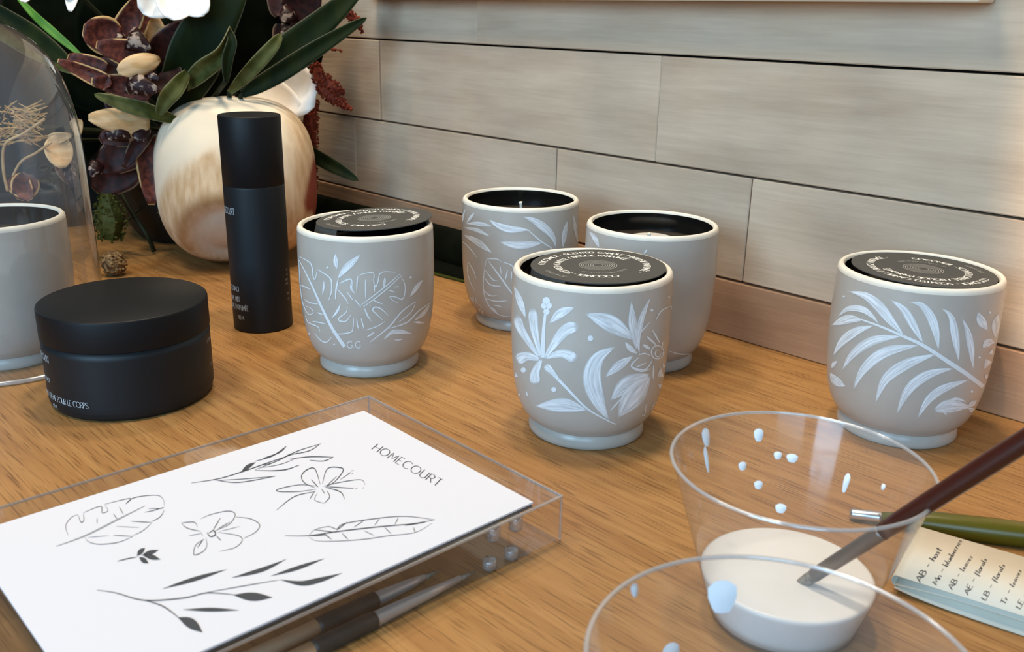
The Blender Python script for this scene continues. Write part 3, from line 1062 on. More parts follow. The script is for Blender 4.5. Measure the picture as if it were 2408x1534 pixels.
# ================================================================== GLASS CLOCHE
gc = thing('glass_cloche', 'clear glass bell cloche covering a grey candle cup at the left edge', 'cloche', (-.329, .580, 0))
dp = smooth_prof([(.0595, .001), (.0592, .04), (.0585, .09), (.0578, .135), (.0550, .162), (.0480, .184), (.0370, .199), (.0240, .2075), (.0110, .2112), (.0005, .212)], 6)
mesh_obj('dome', *lathe(dp, 96), M['dome'], gc)
mesh_obj('dome_foot_bead', *lathe([(.0595, .001), (.0606, .0005), (.0612, .0016), (.0606, .0028), (.0595, .0032)], 96), M['clear_rim'], gc)

# ================================================================== BLACK JAR AND SPRAY BOTTLE
JR = .0467
jar = thing('cream_jar', 'low wide black jar with a flat lid in front of the cloche', 'jar', (-.226, .5205, 0))
jbody = mesh_obj('jar_body', *closed_lathe(smooth_prof([(.0415, 0), (.0440, .0006), (.0456, .0035), (.0462, .010), (.0463, .0405)], 5), 96), M['matte_black'], jar)
mesh_obj('lid', *closed_lathe([(.0452, .0402), (.0464, .0408), (.0466, .0414), (.0466, .0575), (.0463, .0584), (.0456, .0588)], 96), M['matte_lid'], jar)


def wrap(cx, cy, r, deg0):
    return lambda x, y: Vector((r * math.cos(math.radians(deg0) + x / r), r * math.sin(math.radians(deg0) + x / r), y))


def label_text(parent, r, a_end, z, s, size, weight=.12, gap=.1, sx=.8):
    w = text_width(s, gap) * size * sx
    a0 = math.radians(a_end) - w / r
    dr = Drawing(lambda x, y: Vector((r * math.cos(a0 + x / r), r * math.sin(a0 + x / r), y)), .01)
    lettering(dr, s, lambda u, v: (u * sx, z + v), size, weight, gap)
    return dr


for s, ae, z, sz in [('HOMECOURT', 230, .0310, .0040), ('COCOMOI', 226, .0185, .0028), ('BODY CREAM / CRÈME POUR LE CORPS', 262, .0088, .0034), ('240 ML'.replace('2', '1').replace('4', '8'), 233, .0042, .0022)]:
    label_text(jar, .04642, ae, z, s, sz).make('label_lettering', M['label_print'], jbody)
for s, ae, z, sz in [('CECE BAUME', 372, .0320, .0018), ('HOMECOURT', 372, .0170, .0012)]:
    label_text(jar, .04642, ae, z, s, sz).make('label_lettering', M['label_print'], jbody)

bt = thing('spray_bottle', 'tall slim black spray bottle with a cylindrical cap, in front of the coconut', 'bottle', (-.1819, .6512, 0))
bbody = mesh_obj('bottle_body', *closed_lathe(smooth_prof([(.0185, 0), (.0200, .0006), (.0207, .0030), (.0209, .009), (.0209, .1025), (.0207, .1034)], 4), 80), M['matte_black'], bt)
mesh_obj('cap', *closed_lathe([(.0203, .1032), (.0209, .1038), (.0209, .1502), (.0206, .1509), (.0200, .1511)], 80), M['matte_lid'], bt)
for s, ae, z, sz in [('HOMECOURT', 242.7, .0850, .0044), ('COCOMOI', 238.6, .0300, .0036), ('HOME MIST', 239.6, .0225, .0036), ('BRUME PARFUMÉE', 258, .0165, .0038), ('100 ML', 248.6, .0095, .0030)]:
    label_text(bt, .02098, ae, z, s, sz, sx=.62).make('label_lettering', M['label_print'], bbody)
for z in (.0425, .039, .0355, .0325, .025, .021):
    label_text(bt, .02098, 350, z, 'BRUME'[:3 + int(z * 1000) % 3], .0016, sx=.62).make('label_lettering', M['card_dim'], bbody)

# ================================================================== COCONUT
CO = Vector((-.25, .84, .0737))
nu, nv = 120, 80
fdir = (aty(520, 545, .78) - CO).normalized()
fdir = (Vector((EYE.x, EYE.y, EYE.z)) - CO).normalized()
dim = None
vs, fs, at, ar, ag = [], [], [], [], []
vd = fdir
sx_ = vd.cross(Vector((0, 0, 1))).normalized()          # right as the camera sees it is -? resolved below
if sx_.dot(RT) < 0:
    sx_ = -sx_
vu = sx_.cross(vd)
if vu.z < 0:
    vu = -vu
dimd = (vd * .72 - vu * .66 - sx_ * .16).normalized()
ab_ = []
rc = random.Random(5)


def sst(x, a, b):
    x = max(0, min(1, (x - a) / (b - a)))
    return x * x * (3 - 2 * x)


for i in range(nv + 1):
    th = pi * i / nv
    for k in range(nu):
        a = 2 * pi * k / nu
        n = Vector((math.sin(th) * math.cos(a), math.sin(th) * math.sin(a), math.cos(th)))
        u_, v_, w_ = n.dot(sx_), n.dot(vu), n.dot(vd)
        e = 2.75
        q = (abs(u_) ** e + abs(v_) ** e + abs(w_) ** 2.2) ** (-1 / e)
        p = Vector((n.x * .0695, n.y * .0695, n.z * .0725)) * q
        c = math.acos(max(-1, min(1, n.dot(dimd))))
        p *= 1 - .10 * (1 - sst(c, .30, .50)) + .012 * math.exp(-((c - .58) / .12) ** 2)
        p *= 1 + .012 * math.sin(3 * a + 1) * math.sin(th)
        vs.append(p)
        wob = .06 * math.sin(a * 7 + th * 3) + .04 * math.sin(a * 17 + th * 11)
        at.append(max(1 - sst(c + wob, .86, 1.06), .85 * sst(u_ + wob, .42, .75)))
        ar.append(sst(u_ - .35 * abs(v_ + .28) + wob * .5, .70, .78))
        ag.append(.85 * (1 - sst(c, .36, .48)))
        ab_.append(.75 * math.exp(-((c - .50) / .075) ** 2) * (1 if v_ > -.75 else .4))
for i in range(nv):
    for k in range(nu):
        a, b = i * nu + k, i * nu + (k + 1) % nu
        fs.append((a, a + nu, b + nu, b))
zmin = min(p.z for p in vs)
cn = thing('coconut', 'large rounded cream and tan husked coconut behind the black spray bottle', 'coconut', (CO.x, CO.y, -zmin))
mesh_obj('husk', vs, fs, M['coconut'], cn, attrs={'tan': at, 'red': ar, 'grey': ag, 'brown': ab_})
q = dimd * .0640
v = []
parts = []
for j in range(3):
    b = q + sx_ * (.004 + .004 * j) + Vector((0, 0, .004 - .0006 * j)) - dimd * .001
    parts.append(tube([b, b + sx_ * .004 + dimd * .0008, b + sx_ * .008], [.0003, .0006, .0002], 6))
mesh_obj('dimple_scar', *join(*parts), M['twig'], cn)
parts = []
for j in range(16):
    a = rc.uniform(2.4, 3.9)
    n = (-sx_ * .97 - Vector((0, 0, 1)) * rc.uniform(.0, .75) + vd * rc.uniform(-.2, .3)).normalized()
    b = n * .068
    dd = (n + Vector((rc.uniform(-.6, .6), rc.uniform(-.6, .6), rc.uniform(-.6, .6)))).normalized()
    parts.append(tube([b, b + dd * .004, b + dd * .007 + Vector((0, 0, -.001))], [.0003, .00025, .0001], 5))
mesh_obj('stray_fibres', *join(*parts), M['husk_fibre'], cn)

# ================================================================== BOUQUET
bw = thing('planter_bowl', 'black bowl holding the orchid bouquet behind the coconut', 'bowl', (-.325, .945, 0))
mesh_obj('bowl_shell', *lathe(smooth_prof([(.001, .004), (.045, .004), (.05, 0), (.058, .004), (.078, .04), (.084, .085), (.081, .088), (.076, .06), (.055, .02), (.001, .015)], 4), 64), M['bowl'], bw)
ROOT = Vector((-.325, .945, .05))


def petal_mesh(B, T, w, cup=.2, bend=.1, shape=.5, face=None, n=12, m=8, roll=0.0, point=.5):
    """a curved petal from base B to tip T"""
    a = T - B
    L = a.length
    ax = a.normalized()
    f = face if face is not None else (EYE - B).normalized()
    wd = ax.cross(f).normalized()
    nr = wd.cross(ax).normalized()
    if roll:
        R = Matrix.Rotation(roll, 3, ax)
        wd, nr = R @ wd, R @ nr
    vs, fs, ed = [], [], []
    for i in range(n + 1):
        t = i / n
        u = t ** shape
        ww = w / 2 * max(.06, (math.sin(pi * min(1, u * .97 + .015))) ** point)
        for j in range(m + 1):
            s = -1 + 2 * j / m
            p = B + a * t + wd * (ww * s) + nr * (-cup * w * (1 - s * s) * math.sin(pi * min(t * 1.1, 1)) * .5 + bend * L * math.sin(pi * t) * .5 + .012 * w * math.sin(7 * t + 5 * s))
            vs.append(p)
            ed.append(max(abs(s) * min(1, (ww / (w / 2)) * 1.2 + .1) if ww > w * .1 else .9, (t - .86) / .14 if t > .86 else 0))
    for i in range(n):
        for j in range(m):
            k = i * (m + 1) + j
            fs.append((k, k + 1, k + m + 2, k + m + 1))
    return vs, fs, ed


def solid(o, th):
    md = o.modifiers.new('thickness', 'SOLIDIFY')
    md.thickness = th
    md.offset = 0
    return o


def petal(parent, name, B, T, w, m, **kw):
    v, f, e = petal_mesh(B, T, w, **kw)
    return solid(mesh_obj(name, v, f, M[m], parent, attrs={'edge': e}), .0009)


def stemto(parent, p, r=.0016, root=None, name='stem'):
    b = root if root is not None else ROOT + Vector((random.uniform(-.03, .03), random.uniform(-.03, .03), 0))
    mid = b.lerp(p, .5) + Vector((0, .02, .015))
    return mesh_obj(name, *tube(spline([b, mid, p], 6), r, 8), M['stem'], parent)


def orchid(label, petals, lip, stem_at, group='brown orchid blooms in the bouquet'):
    t = thing('orchid_flower', label, 'flower', (0, 0, 0), 0, group)
    for (bx, by, bY), (tx, ty, tY), w, mk, kw in petals:
        petal(t, 'petal', aty(bx, by, bY), aty(tx, ty, tY), w, mk, **kw)
    for (bx, by, bY), (tx, ty, tY), w, kw in lip:
        petal(t, 'lip', aty(bx, by, bY), aty(tx, ty, tY), w, 'orchid_lip', **kw)
    p = aty(*stem_at)
    stemto(t, p)
    return t


orchid('reddish brown orchid bloom with upright petals highest in the bouquet',
       [((285, 95, .80), (195, 70, .785), .031, 'orchid', dict(cup=.25, shape=.8, point=.45)),
        ((282, 90, .805), (338, -15, .80), .020, 'orchid', dict(cup=.3, bend=-.15)),
        ((292, 92, .81), (350, 10, .82), .022, 'orchid', dict(cup=.3)),
        ((368, 132, .83), (348, 20, .825), .026, 'orchid_cream', dict(cup=.2)),
        ((368, 150, .82), (440, 55, .815), .030, 'orchid_dark', dict(cup=.15, shape=.7))],
       [((300, 85, .80), (352, 118, .79), .020, dict(cup=-.5, bend=.3)), ((290, 80, .80), (275, 98, .79), .007, dict(cup=-.5))], (310, 100, .83))
orchid('reddish brown orchid bloom with a cream folded petal, beside the cloche top',
       [((350, 140, .80), (226, 105, .782), .024, 'orchid', dict(cup=.2, bend=.12)),
        ((376, 138, .79), (276, 168, .772), .017, 'orchid_cream', dict(cup=-.35, shape=1.1)),
        ((262, 200, .79), (136, 142, .785), .014, 'orchid', dict(cup=.5, bend=-.1)),
        ((250, 175, .80), (160, 132, .795), .020, 'orchid', dict(cup=.2)),
        ((360, 215, .80), (215, 190, .785), .022, 'orchid', dict(cup=.25, bend=-.12)),
        ((365, 200, .815), (225, 150, .812), .036, 'orchid_dark', dict(cup=.1)),
        ((380, 170, .81), (420, 215, .80), .030, 'orchid_dark', dict(cup=.1))],
       [((300, 190, .79), (372, 215, .775), .020, dict(cup=-.5, bend=.4)), ((330, 175, .79), (375, 185, .78), .010, dict(cup=-.5))], (350, 190, .83))
orchid('lowest brown orchid bloom with a broad cream petal, between cloche and coconut',
       [((352, 292, .80), (208, 276, .782), .024, 'orchid_cream', dict(cup=-.3, bend=.08)),
        ((330, 300, .81), (235, 330, .80), .026, 'orchid_dark', dict(cup=.2)),
        ((350, 300, .81), (290, 395, .795), .014, 'orchid_dark', dict(cup=.4)),
        ((352, 320, .815), (356, 482, .80), .024, 'orchid', dict(cup=.35, bend=.08)),
        ((330, 330, .825), (232, 400, .82), .036, 'orchid_dark', dict(cup=.1)),
        ((300, 380, .835), (225, 450, .83), .04, 'orchid_dark', dict(cup=.1)),
        ((330, 280, .83), (250, 220, .82), .036, 'orchid_dark', dict(cup=.1))],
       [((320, 305, .80), (248, 322, .785), .016, dict(cup=-.5, bend=.3)), ((330, 300, .80), (330, 335, .79), .016, dict(cup=-.4)), ((232, 380, .81), (215, 415, .80), .012, dict(cup=-.4))], (345, 300, .85))
orchid('small orchid bloom with a tan hanging petal seen through the cloche glass',
       [((130, 318, .80), (148, 395, .79), .022, 'orchid_cream', dict(cup=.3, shape=.9)),
        ((115, 330, .80), (168, 318, .80), .010, 'orchid_cream', dict(cup=.3)),
        ((178, 280, .80), (185, 320, .80), .010, 'orchid_cream', dict(cup=.3)),
        ((150, 380, .81), (175, 440, .80), .018, 'orchid_dark', dict(cup=.3)),
        ((70, 410, .80), (45, 470, .79), .022, 'orchid', dict(cup=.3, shape=.8)),
        ((30, 415, .80), (72, 470, .79), .020, 'orchid', dict(cup=.3))],
       [((160, 390, .80), (170, 425, .79), .012, dict(cup=-.4))], (140, 330, .83))
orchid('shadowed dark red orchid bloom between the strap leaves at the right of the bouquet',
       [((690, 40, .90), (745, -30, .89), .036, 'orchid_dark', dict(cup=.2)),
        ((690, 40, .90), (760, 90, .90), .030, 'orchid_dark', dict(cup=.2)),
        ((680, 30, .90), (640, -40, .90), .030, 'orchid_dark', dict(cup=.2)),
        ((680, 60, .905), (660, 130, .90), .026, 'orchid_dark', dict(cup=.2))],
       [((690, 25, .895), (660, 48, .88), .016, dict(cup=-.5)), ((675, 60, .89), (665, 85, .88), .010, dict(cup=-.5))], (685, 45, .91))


def strap(label, pts, w, mk='leaf', fold=.25, name='strap_leaf', root=True, twist=0.0, peak=.45, group='long leaves in the bouquet', rootpt=None):
    """long leaf along points given as (px, py, Y)"""
    P = [aty(*p) for p in pts]
    S = spline(P, 8)
    t = thing(name, label, 'leaf', (0, 0, 0), 0, group)
    vs, fs, ed = [], [], []
    n = len(S) - 1
    m = 6
    for i, p in enumerate(S):
        tt = i / n
        ax = (S[min(i + 1, n)] - S[max(i - 1, 0)]).normalized()
        f = (EYE - p).normalized()
        wd = ax.cross(f).normalized()
        nr = wd.cross(ax)
        if twist:
            R = Matrix.Rotation(twist * (tt - .3), 3, ax)
            wd, nr = R @ wd, R @ nr
        u = tt ** (math.log(.5) / math.log(peak))
        ww = w / 2 * max(.05, math.sin(pi * min(1, u)) ** .6)
        if tt < .3:
            ww = max(ww, w * .22)
        for j in range(m + 1):
            s = -1 + 2 * j / m
            vs.append(p + wd * (ww * s) + nr * (fold * ww * abs(s)))
            ed.append(abs(s))
    for i in range(n):
        for j in range(m):
            k = i * (m + 1) + j
            fs.append((k, k + 1, k + m + 2, k + m + 1))
    solid(mesh_obj('blade', vs, fs, M[mk], t, attrs={'edge': ed}), .0008)
    if root:
        stemto(t, P[0], .0022, rootpt)
    return t


strap('broad dark green leaf rising from the coconut top, left of the spray bottle', [(385, 285, .83), (440, 180, .815), (490, 70, .81), (575, -60, .82)], .044, peak=.5, fold=.12)
strap('small twisted grey green leaf with a curled tip above the coconut', [(440, 205, .81), (475, 165, .80), (520, 120, .795), (540, 62, .80)], .016, 'leaf_olive', .5, twist=1.6)
strap('thin folded leaf standing upright above the coconut', [(532, 190, .80), (535, 140, .795), (545, 100, .795), (540, 70, .80)], .009, 'leaf', .5)
strap('long green strap leaf, upper of the pair pointing up right over the wall', [(560, 215, .83), (650, 140, .835), (750, 60, .85), (860, -40, .87)], .026, fold=.2)
strap('long narrow strap leaf, lower of the pair ending over the plank wall', [(570, 222, .82), (660, 170, .83), (760, 105, .845), (862, 42, .86)], .016, fold=.3, peak=.4)
strap('short olive leaf lying between the strap leaves above the coconut', [(540, 218, .82), (590, 165, .815), (640, 110, .815), (660, 80, .82)], .012, 'leaf_olive', .3)
strap('narrow bright green blade leaning left above the cloche', [(190, 130, .83), (130, 80, .835), (80, 35, .84), (30, -20, .85)], .0072, 'blade_bright', .2)
strap('dark olive blade crossing the upper left corner behind the cloche', [(165, 150, .86), (100, 105, .87), (40, 60, .88), (-60, -10, .89)], .020, 'leaf', .3)
strap('dark blade behind the cloche top at the left edge', [(180, 170, .88), (110, 130, .89), (40, 95, .90), (-60, 50, .91)], .018, 'leaf_olive', .3)
strap('yellow green blade crossing in front of the lowest orchid bloom', [(420, 285, .80), (350, 262, .79), (290, 245, .785), (222, 222, .785)], .013, 'leaf_olive', .35)
strap('short green blade with its point toward the plank wall, right of the coconut', [(700, 335, .90), (750, 372, .88), (800, 400, .87), (842, 424, .865)], .013, 'leaf', .3, root=True)
strap('pale grey green leaf drooping left of the coconut top', [(440, 170, .80), (415, 205, .79), (390, 235, .785), (372, 272, .785)], .014, 'leaf_olive', .4)
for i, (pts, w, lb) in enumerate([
    ([(520, 260, .90), (590, 120, .90), (640, 20, .91), (700, -80, .92)], .10, 'shade-darkened broad leaf deep in the bouquet behind the strap leaves'),
    ([(300, 260, .92), (200, 120, .93), (130, 20, .94), (60, -70, .95)], .12, 'shade-darkened broad leaf behind the uppermost orchid bloom'),
    ([(380, 260, .91), (330, 130, .92), (330, 30, .92), (350, -80, .93)], .11, 'shade-darkened broad leaf behind the white flower at the top'),
    ([(440, 290, .90), (470, 150, .90), (540, 30, .91), (600, -60, .92)], .09, 'shade-darkened broad leaf right behind the broad green leaf'),
    ([(250, 330, .93), (120, 230, .94), (20, 160, .95), (-80, 100, .96)], .12, 'shade-darkened broad leaf spreading left behind the cloche'),
    ([(520, 270, .93), (610, 200, .93), (690, 130, .94), (740, 60, .95)], .06, 'shade-darkened leaf under the pair of strap leaves')]):
    strap(lb, pts, w, 'leaf_shade', .1, peak=.5)

# long dark leaves lying along the wall foot


def lying(label, pts, w, z_edge, mk):
    S = spline(pts, 10)
    t = thing('lying_leaf', label, 'leaf', (0, 0, 0), 0, 'dark leaves lying along the wall foot')
    vs, fs, ed = [], [], []
    n, m = len(S) - 1, 8
    for i, p in enumerate(S):
        ax = (S[min(i + 1, n)] - S[max(i - 1, 0)]).normalized()
        side = Vector((ax.y, -ax.x, 0)).normalized()
        tt = i / n
        ww = w * min(1, (tt / .12 + .15)) * (min(1, (1 - tt) / .1 + .05) ** .6)
        for j in range(m + 1):
            s = -1 + 2 * j / m
            k = math.cos(s * 1.25)
            vs.append(p + side * (ww * math.sin(s * 1.25) / .95) + Vector((0, 0, z_edge * (k - .315))))
            ed.append(abs(s) if mk == 'leaf_edge_green' else 0)
    for i in range(n):
        for j in range(m):
            k = i * (m + 1) + j
            fs.append((k, k + 1, k + m + 2, k + m + 1))
    solid(mesh_obj('blade', vs, fs, M[mk], t, attrs={'edge': ed}), .001)
    return t


def wl(s, off, z):
    return Vector((0, WD, z)) + WU * s + WN * off


lying('dark green leaf lying at the wall foot behind the monstera cup, lower one', [wl(-.36, .060, .0008), wl(-.2, .050, .0008), wl(-.05, .040, .0008), wl(.045, .030, .0008)], .017, .012, 'leaf_edge_green')
lying('dark arched leaf lying against the wall foot behind the monstera cup, upper one', [wl(-.36, .028, .001), wl(-.2, .026, .001), wl(-.08, .025, .001), wl(.045, .022, .001)], .019, .050, 'leaf_edge_green')


def white_flower(label, petals, stem_at):
    t = thing('white_flower', label, 'flower', (0, 0, 0), 0, 'white blooms in the bouquet')
    for (bx, by, bY), (tx, ty, tY), w, kw in petals:
        petal(t, 'petal', aty(bx, by, bY), aty(tx, ty, tY), w, 'petal_white', **kw)
    stemto(t, aty(*stem_at), .002)
    return t


white_flower('white bloom cut by the top edge of the picture above the orchids',
             [((410, -25, .80), (330, 25, .785), .030, dict(cup=.35, shape=.8)), ((420, -25, .80), (400, 45, .78), .030, dict(cup=.4, shape=.8)), ((425, -30, .80), (485, 32, .79), .028, dict(cup=.3, shape=.8)), ((430, -40, .81), (480, -60, .80), .03, dict(cup=.3))],
             (420, -20, .83))
white_flower('shaded white bloom hanging right of the coconut against the plank wall',
             [((590, 190, .885), (744, 225, .870), .060, dict(cup=.45, shape=.62, point=.35)), ((655, 172, .89), (730, 140, .875), .040, dict(cup=.4, shape=.62, point=.35)), ((590, 215, .885), (705, 264, .872), .040, dict(cup=.4, shape=.62, point=.4)), ((640, 205, .892), (746, 185, .880), .050, dict(cup=.3, shape=.62, point=.35))],
             (600, 200, .90))
white_flower('small white petal tips at the top left corner of the bouquet',
             [((170, -30, .83), (165, 27, .82), .011, dict(cup=.3)), ((60, -30, .83), (55, 5, .82), .014, dict(cup=.3)), ((180, -30, .83), (150, -8, .82), .012, dict(cup=.3))], (170, -30, .84))


def lumpy(pts, radii, n, r0, r1, seed):
    """core tube plus many small buds, one mesh"""
    rr = random.Random(seed)
    S = spline(pts, 6)
    m = len(S) - 1
    rad = [radii[0] + (radii[-1] - radii[0]) * i / m for i in range(m + 1)] if len(radii) == 2 else [r for r, in [(q[0],) for q in smooth_prof([(r, 0) for r in radii], 6)]]
    parts = [tube(S, [max(.0004, r * .8) for r in rad], 7)]
    fr = frames(S)
    oct_v = [(1, 0, 0), (-1, 0, 0), (0, 1, 0), (0, -1, 0), (0, 0, 1), (0, 0, -1)]
    oct_f = [(0, 2, 4), (2, 1, 4), (1, 3, 4), (3, 0, 4), (2, 0, 5), (1, 2, 5), (3, 1, 5), (0, 3, 5)]
    for k in range(n):
        i = rr.randrange(m + 1)
        a = rr.uniform(0, 2 * pi)
        t, nn, b = fr[i]
        p = S[i] + (nn * math.cos(a) + b * math.sin(a)) * rad[i] + t * rr.uniform(-.002, .002)
        r = rr.uniform(r0, r1)
        parts.append(([p + Vector(q) * r for q in oct_v], oct_f))
    return join(*parts)


def tassel(label, pts, radii, n, seed, mk='amaranth', root=None, name='amaranth_tassel', cat='flower'):
    t = thing(name, label, cat, (0, 0, 0), 0, 'red amaranth tassels' if mk == 'amaranth' else None)
    P = [aty(*p) for p in pts]
    mesh_obj('spike', *lumpy(P, radii, n, .0008, .0018, seed), M[mk], t, smooth=False)
    stemto(t, P[0], .0011)
    return t


tassel('red amaranth tassel drooping beside the white bloom, upper', [(738, 150, .87), (755, 185, .87), (785, 205, .87), (806, 218, .87)], (.004, .007, .006, .001), 150, 1)
tassel('red amaranth tassel drooping beside the white bloom, lower', [(745, 190, .875), (770, 215, .87), (800, 240, .87), (822, 254, .87)], (.004, .007, .005, .001), 150, 2)
tassel('long red amaranth strand hanging down the right side of the coconut', [(735, 240, .90), (728, 290, .90), (733, 350, .90), (738, 440, .90)], (.006, .008, .006, .003), 220, 3)
tassel('red amaranth tip above the strap leaves near the wall corner', [(800, 20, .89), (820, 35, .89), (840, 52, .89), (850, 72, .89)], (.004, .005, .004, .001), 70, 4)
tassel('red amaranth tuft behind the lower strap leaf tip', [(745, 75, .89), (755, 95, .89), (758, 112, .89), (755, 122, .89)], (.004, .005, .004, .002), 70, 5)
tassel('short dark red twig of amaranth against the plank wall', [(760, 108, .88), (775, 113, .88), (788, 116, .88), (800, 119, .88)], (.0015, .0015, .001, .0006), 16, 6)

# textured seed heads by the cloche foot


def seed_head(label, px, py, Y, r, mk, seed):
    c = aty(px, py, Y)
    t = thing('seed_head', label, 'seed head', (c.x, c.y, c.z), 0)
    rr = random.Random(seed)
    parts = []
    v, f = closed_lathe([(r * .06, -r)] + [(r * .95 * math.sin(pi * k / 8), -r * math.cos(pi * k / 8)) for k in range(1, 8)] + [(r * .06, r)], 14)
    parts.append((v, f))
    oct_v = [(1, 0, 0), (-1, 0, 0), (0, 1, 0), (0, -1, 0), (0, 0, 1), (0, 0, -1)]
    oct_f = [(0, 2, 4), (2, 1, 4), (1, 3, 4), (3, 0, 4), (2, 0, 5), (1, 2, 5), (3, 1, 5), (0, 3, 5)]
    for k in range(130):
        zz = rr.uniform(-1, 1)
        a = rr.uniform(0, 2 * pi)
        n = Vector((math.sqrt(1 - zz * zz) * math.cos(a), math.sqrt(1 - zz * zz) * math.sin(a), zz))
        q = rr.uniform(.10, .2) * r
        parts.append(([n * r + Vector(p) * q for p in oct_v], oct_f))
    mesh_obj('head', *join(*parts), M[mk], t, smooth=False)
    return t


z0 = aty(262, 575, .74)
sh = seed_head('round brown seed head resting on the table right of the cloche', 262, 570, .775, .0098, 'seed', 1)
sh.location.z = .0105
g2 = tassel('dark green textured flower spike standing above the brown seed head', [(258, 560, .83), (262, 520, .83), (255, 490, .83), (250, 455, .83)], (.010, .014, .012, .006), 180, 9, mk='leaf_olive', name='green_spike', cat='flower')

# straw and twigs seen through the cloche
tw = thing('straw_bundle', 'tuft of dry golden straw seen through the cloche glass', 'dried grass')
parts = []
rs = random.Random(11)
for k in range(110):
    x, y = rs.uniform(-40, 95), rs.uniform(250, 335)
    p = aty(x, y, rs.uniform(.80, .83))
    dd = Vector((rs.uniform(-.012, .012), rs.uniform(-.004, .004), rs.uniform(-.006, .006)))
    parts.append(tube([p - dd, p + Vector((0, 0, rs.uniform(-.002, .002))), p + dd], [.0004, .0007, .0003], 5))
so = mesh_obj('strands', *join(*parts), M['straw'], tw, smooth=False)
so['kind'] = 'stuff'
stemto(tw, aty(40, 300, .82), .003)
tg = thing('dry_twig', 'thin pale twig curving down inside the view through the cloche', 'twig')
mesh_obj('twig', *tube(spline([aty(105, 280, .79), aty(60, 312, .79), aty(12, 340, .79), aty(8, 400, .79), aty(18, 450, .79)], 6), .0013, 7), M['twig'], tg)
mesh_obj('side_twig', *tube(spline([aty(120, 335, .79), aty(85, 360, .79), aty(50, 380, .79), aty(30, 415, .79)], 6), .0011, 7), M['twig'], tg)
stemto(tg, aty(18, 450, .79), .0013)
sk = thing('dark_stem', 'thin dark stem slanting down to the table left of the coconut', 'stem')
mesh_obj('stem', *tube(spline([aty(283, 450, .86), aty(310, 500, .85), aty(345, 552, .845)] + [onz(362, 590, .003)], 6), [.002] * 18 + [.0025], 8), M['stem'], sk)

# ================================================================== ACRYLIC BLOCK AND PRINT
P1, P2 = Vector((-.0765, .4686, 0)), Vector((.0231, .3621, 0))
E1 = (P2 - P1).normalized()
E2 = Vector((E1.y, -E1.x, 0))
if E2.x > 0:
    E2 = -E2
BW, BL, BH = (P2 - P1).length, .214, .022
ang = math.atan2(E1.y, E1.x)
ab = thing('acrylic_block', 'thick clear acrylic display block under the printed sheet', 'display block', tuple(P1), ang)
# local x along E1, local y = -(E2) so the block lies at y in [-BL, 0]
sgn = 1 if Vector((-math.sin(ang), math.cos(ang), 0)).dot(E2) > 0 else -1
y0, y1 = (0, BL) if sgn > 0 else (-BL, 0)
mesh_obj('slab', *box(0, BW, y0, y1, .0004, BH, .0008), M['acrylic'], ab, smooth=False)


for x0_, x1_, ya, yb, za, zb in ((0, BW, y0, y0, BH, BH), (0, BW, y1, y1, BH, BH), (0, 0, y0, y1, BH, BH), (BW, BW, y0, y1, BH, BH), (BW, BW, y0, y0, 0, BH), (BW, BW, y1, y1, 0, BH), (0, 0, y0, y0, 0, BH), (0, 0, y1, y1, 0, BH)):
    e_ = .0009
    mesh_obj('polished_edge', *box(x0_ - (e_ if x0_ == x1_ else 0), x1_ + (e_ * .2 if x0_ == x1_ else 0), ya - (e_ if ya == yb else 0) * .6, yb + (e_ if ya == yb else 0) * .6, max(.0006, za - e_ if za == zb else za), zb + .0002, .0002), M['acrylic_edge'], ab, smooth=False)
for by_, bx_, za, zb in ((.0333, .0072, .0105, .0170), (.0205, .0072, .0105, .0170), (.0385, .0036, .0006, .0050), (.0262, .0036, .0006, .0050)):  # the two lower pegs are modelled reflections of the upper pair
    if 1:
        mesh_obj('peg_or_reflection', *closed_lathe([(.0026, za), (.0030, za + .0006), (.0030, zb - .0006), (.0026, zb)], 20), M['acrylic_edge'], ab, loc=(BW - bx_, sgn * by_, 0))


def blk(a, b, z):
    return Vector((a, sgn * b, z))


pr = thing('art_print', 'white printed sheet of pencil botanical drawings with a slanted heading, on the acrylic block', 'print', tuple(P1 + Vector((0, 0, BH))), ang)
PW, PL, PM1, PM2 = .1265, .186, .0160, .0143
sheet = [blk(PM1, PM2, 0), blk(PM1 + PW, PM2, 0), blk(PM1 + PW, PM2 + PL, 0), blk(PM1, PM2 + PL, 0)]
sheet_o = mesh_obj('sheet', *box(PM1, PM1 + PW, min(sgn * PM2, sgn * (PM2 + PL)), max(sgn * PM2, sgn * (PM2 + PL)), .0001, .0009), M['paper'], pr, smooth=False)
mesh_obj('dark_edge_strip', *box(PM1 + PW - .006, PM1 + PW - .0002, min(sgn * PM2, sgn * (PM2 + PL)) + .0005, max(sgn * PM2, sgn * (PM2 + PL)) - .0005, -.0016, -.0003), M['black_handle'], pr, smooth=False)
PINV = Matrix.Translation(P1 + Vector((0, 0, BH))) @ Matrix.Rotation(ang, 4, 'Z')
PINV = PINV.inverted()


def paper_map(ox, oy, s):
    return lambda x, y: PINV @ onz(ox + x / s, oy + y / s, BH + .00103)


def sketch(name, ox, oy, strokes, m='pencil', leaves=()):
    d = Drawing(paper_map(ox, oy, 2.4987), 14)
    for p, w in strokes:
        d.line(p, w * .78, .7)
    for p, w in leaves:
        d.leaf(p, w)
    return d.make(name, M[m], sheet_o)


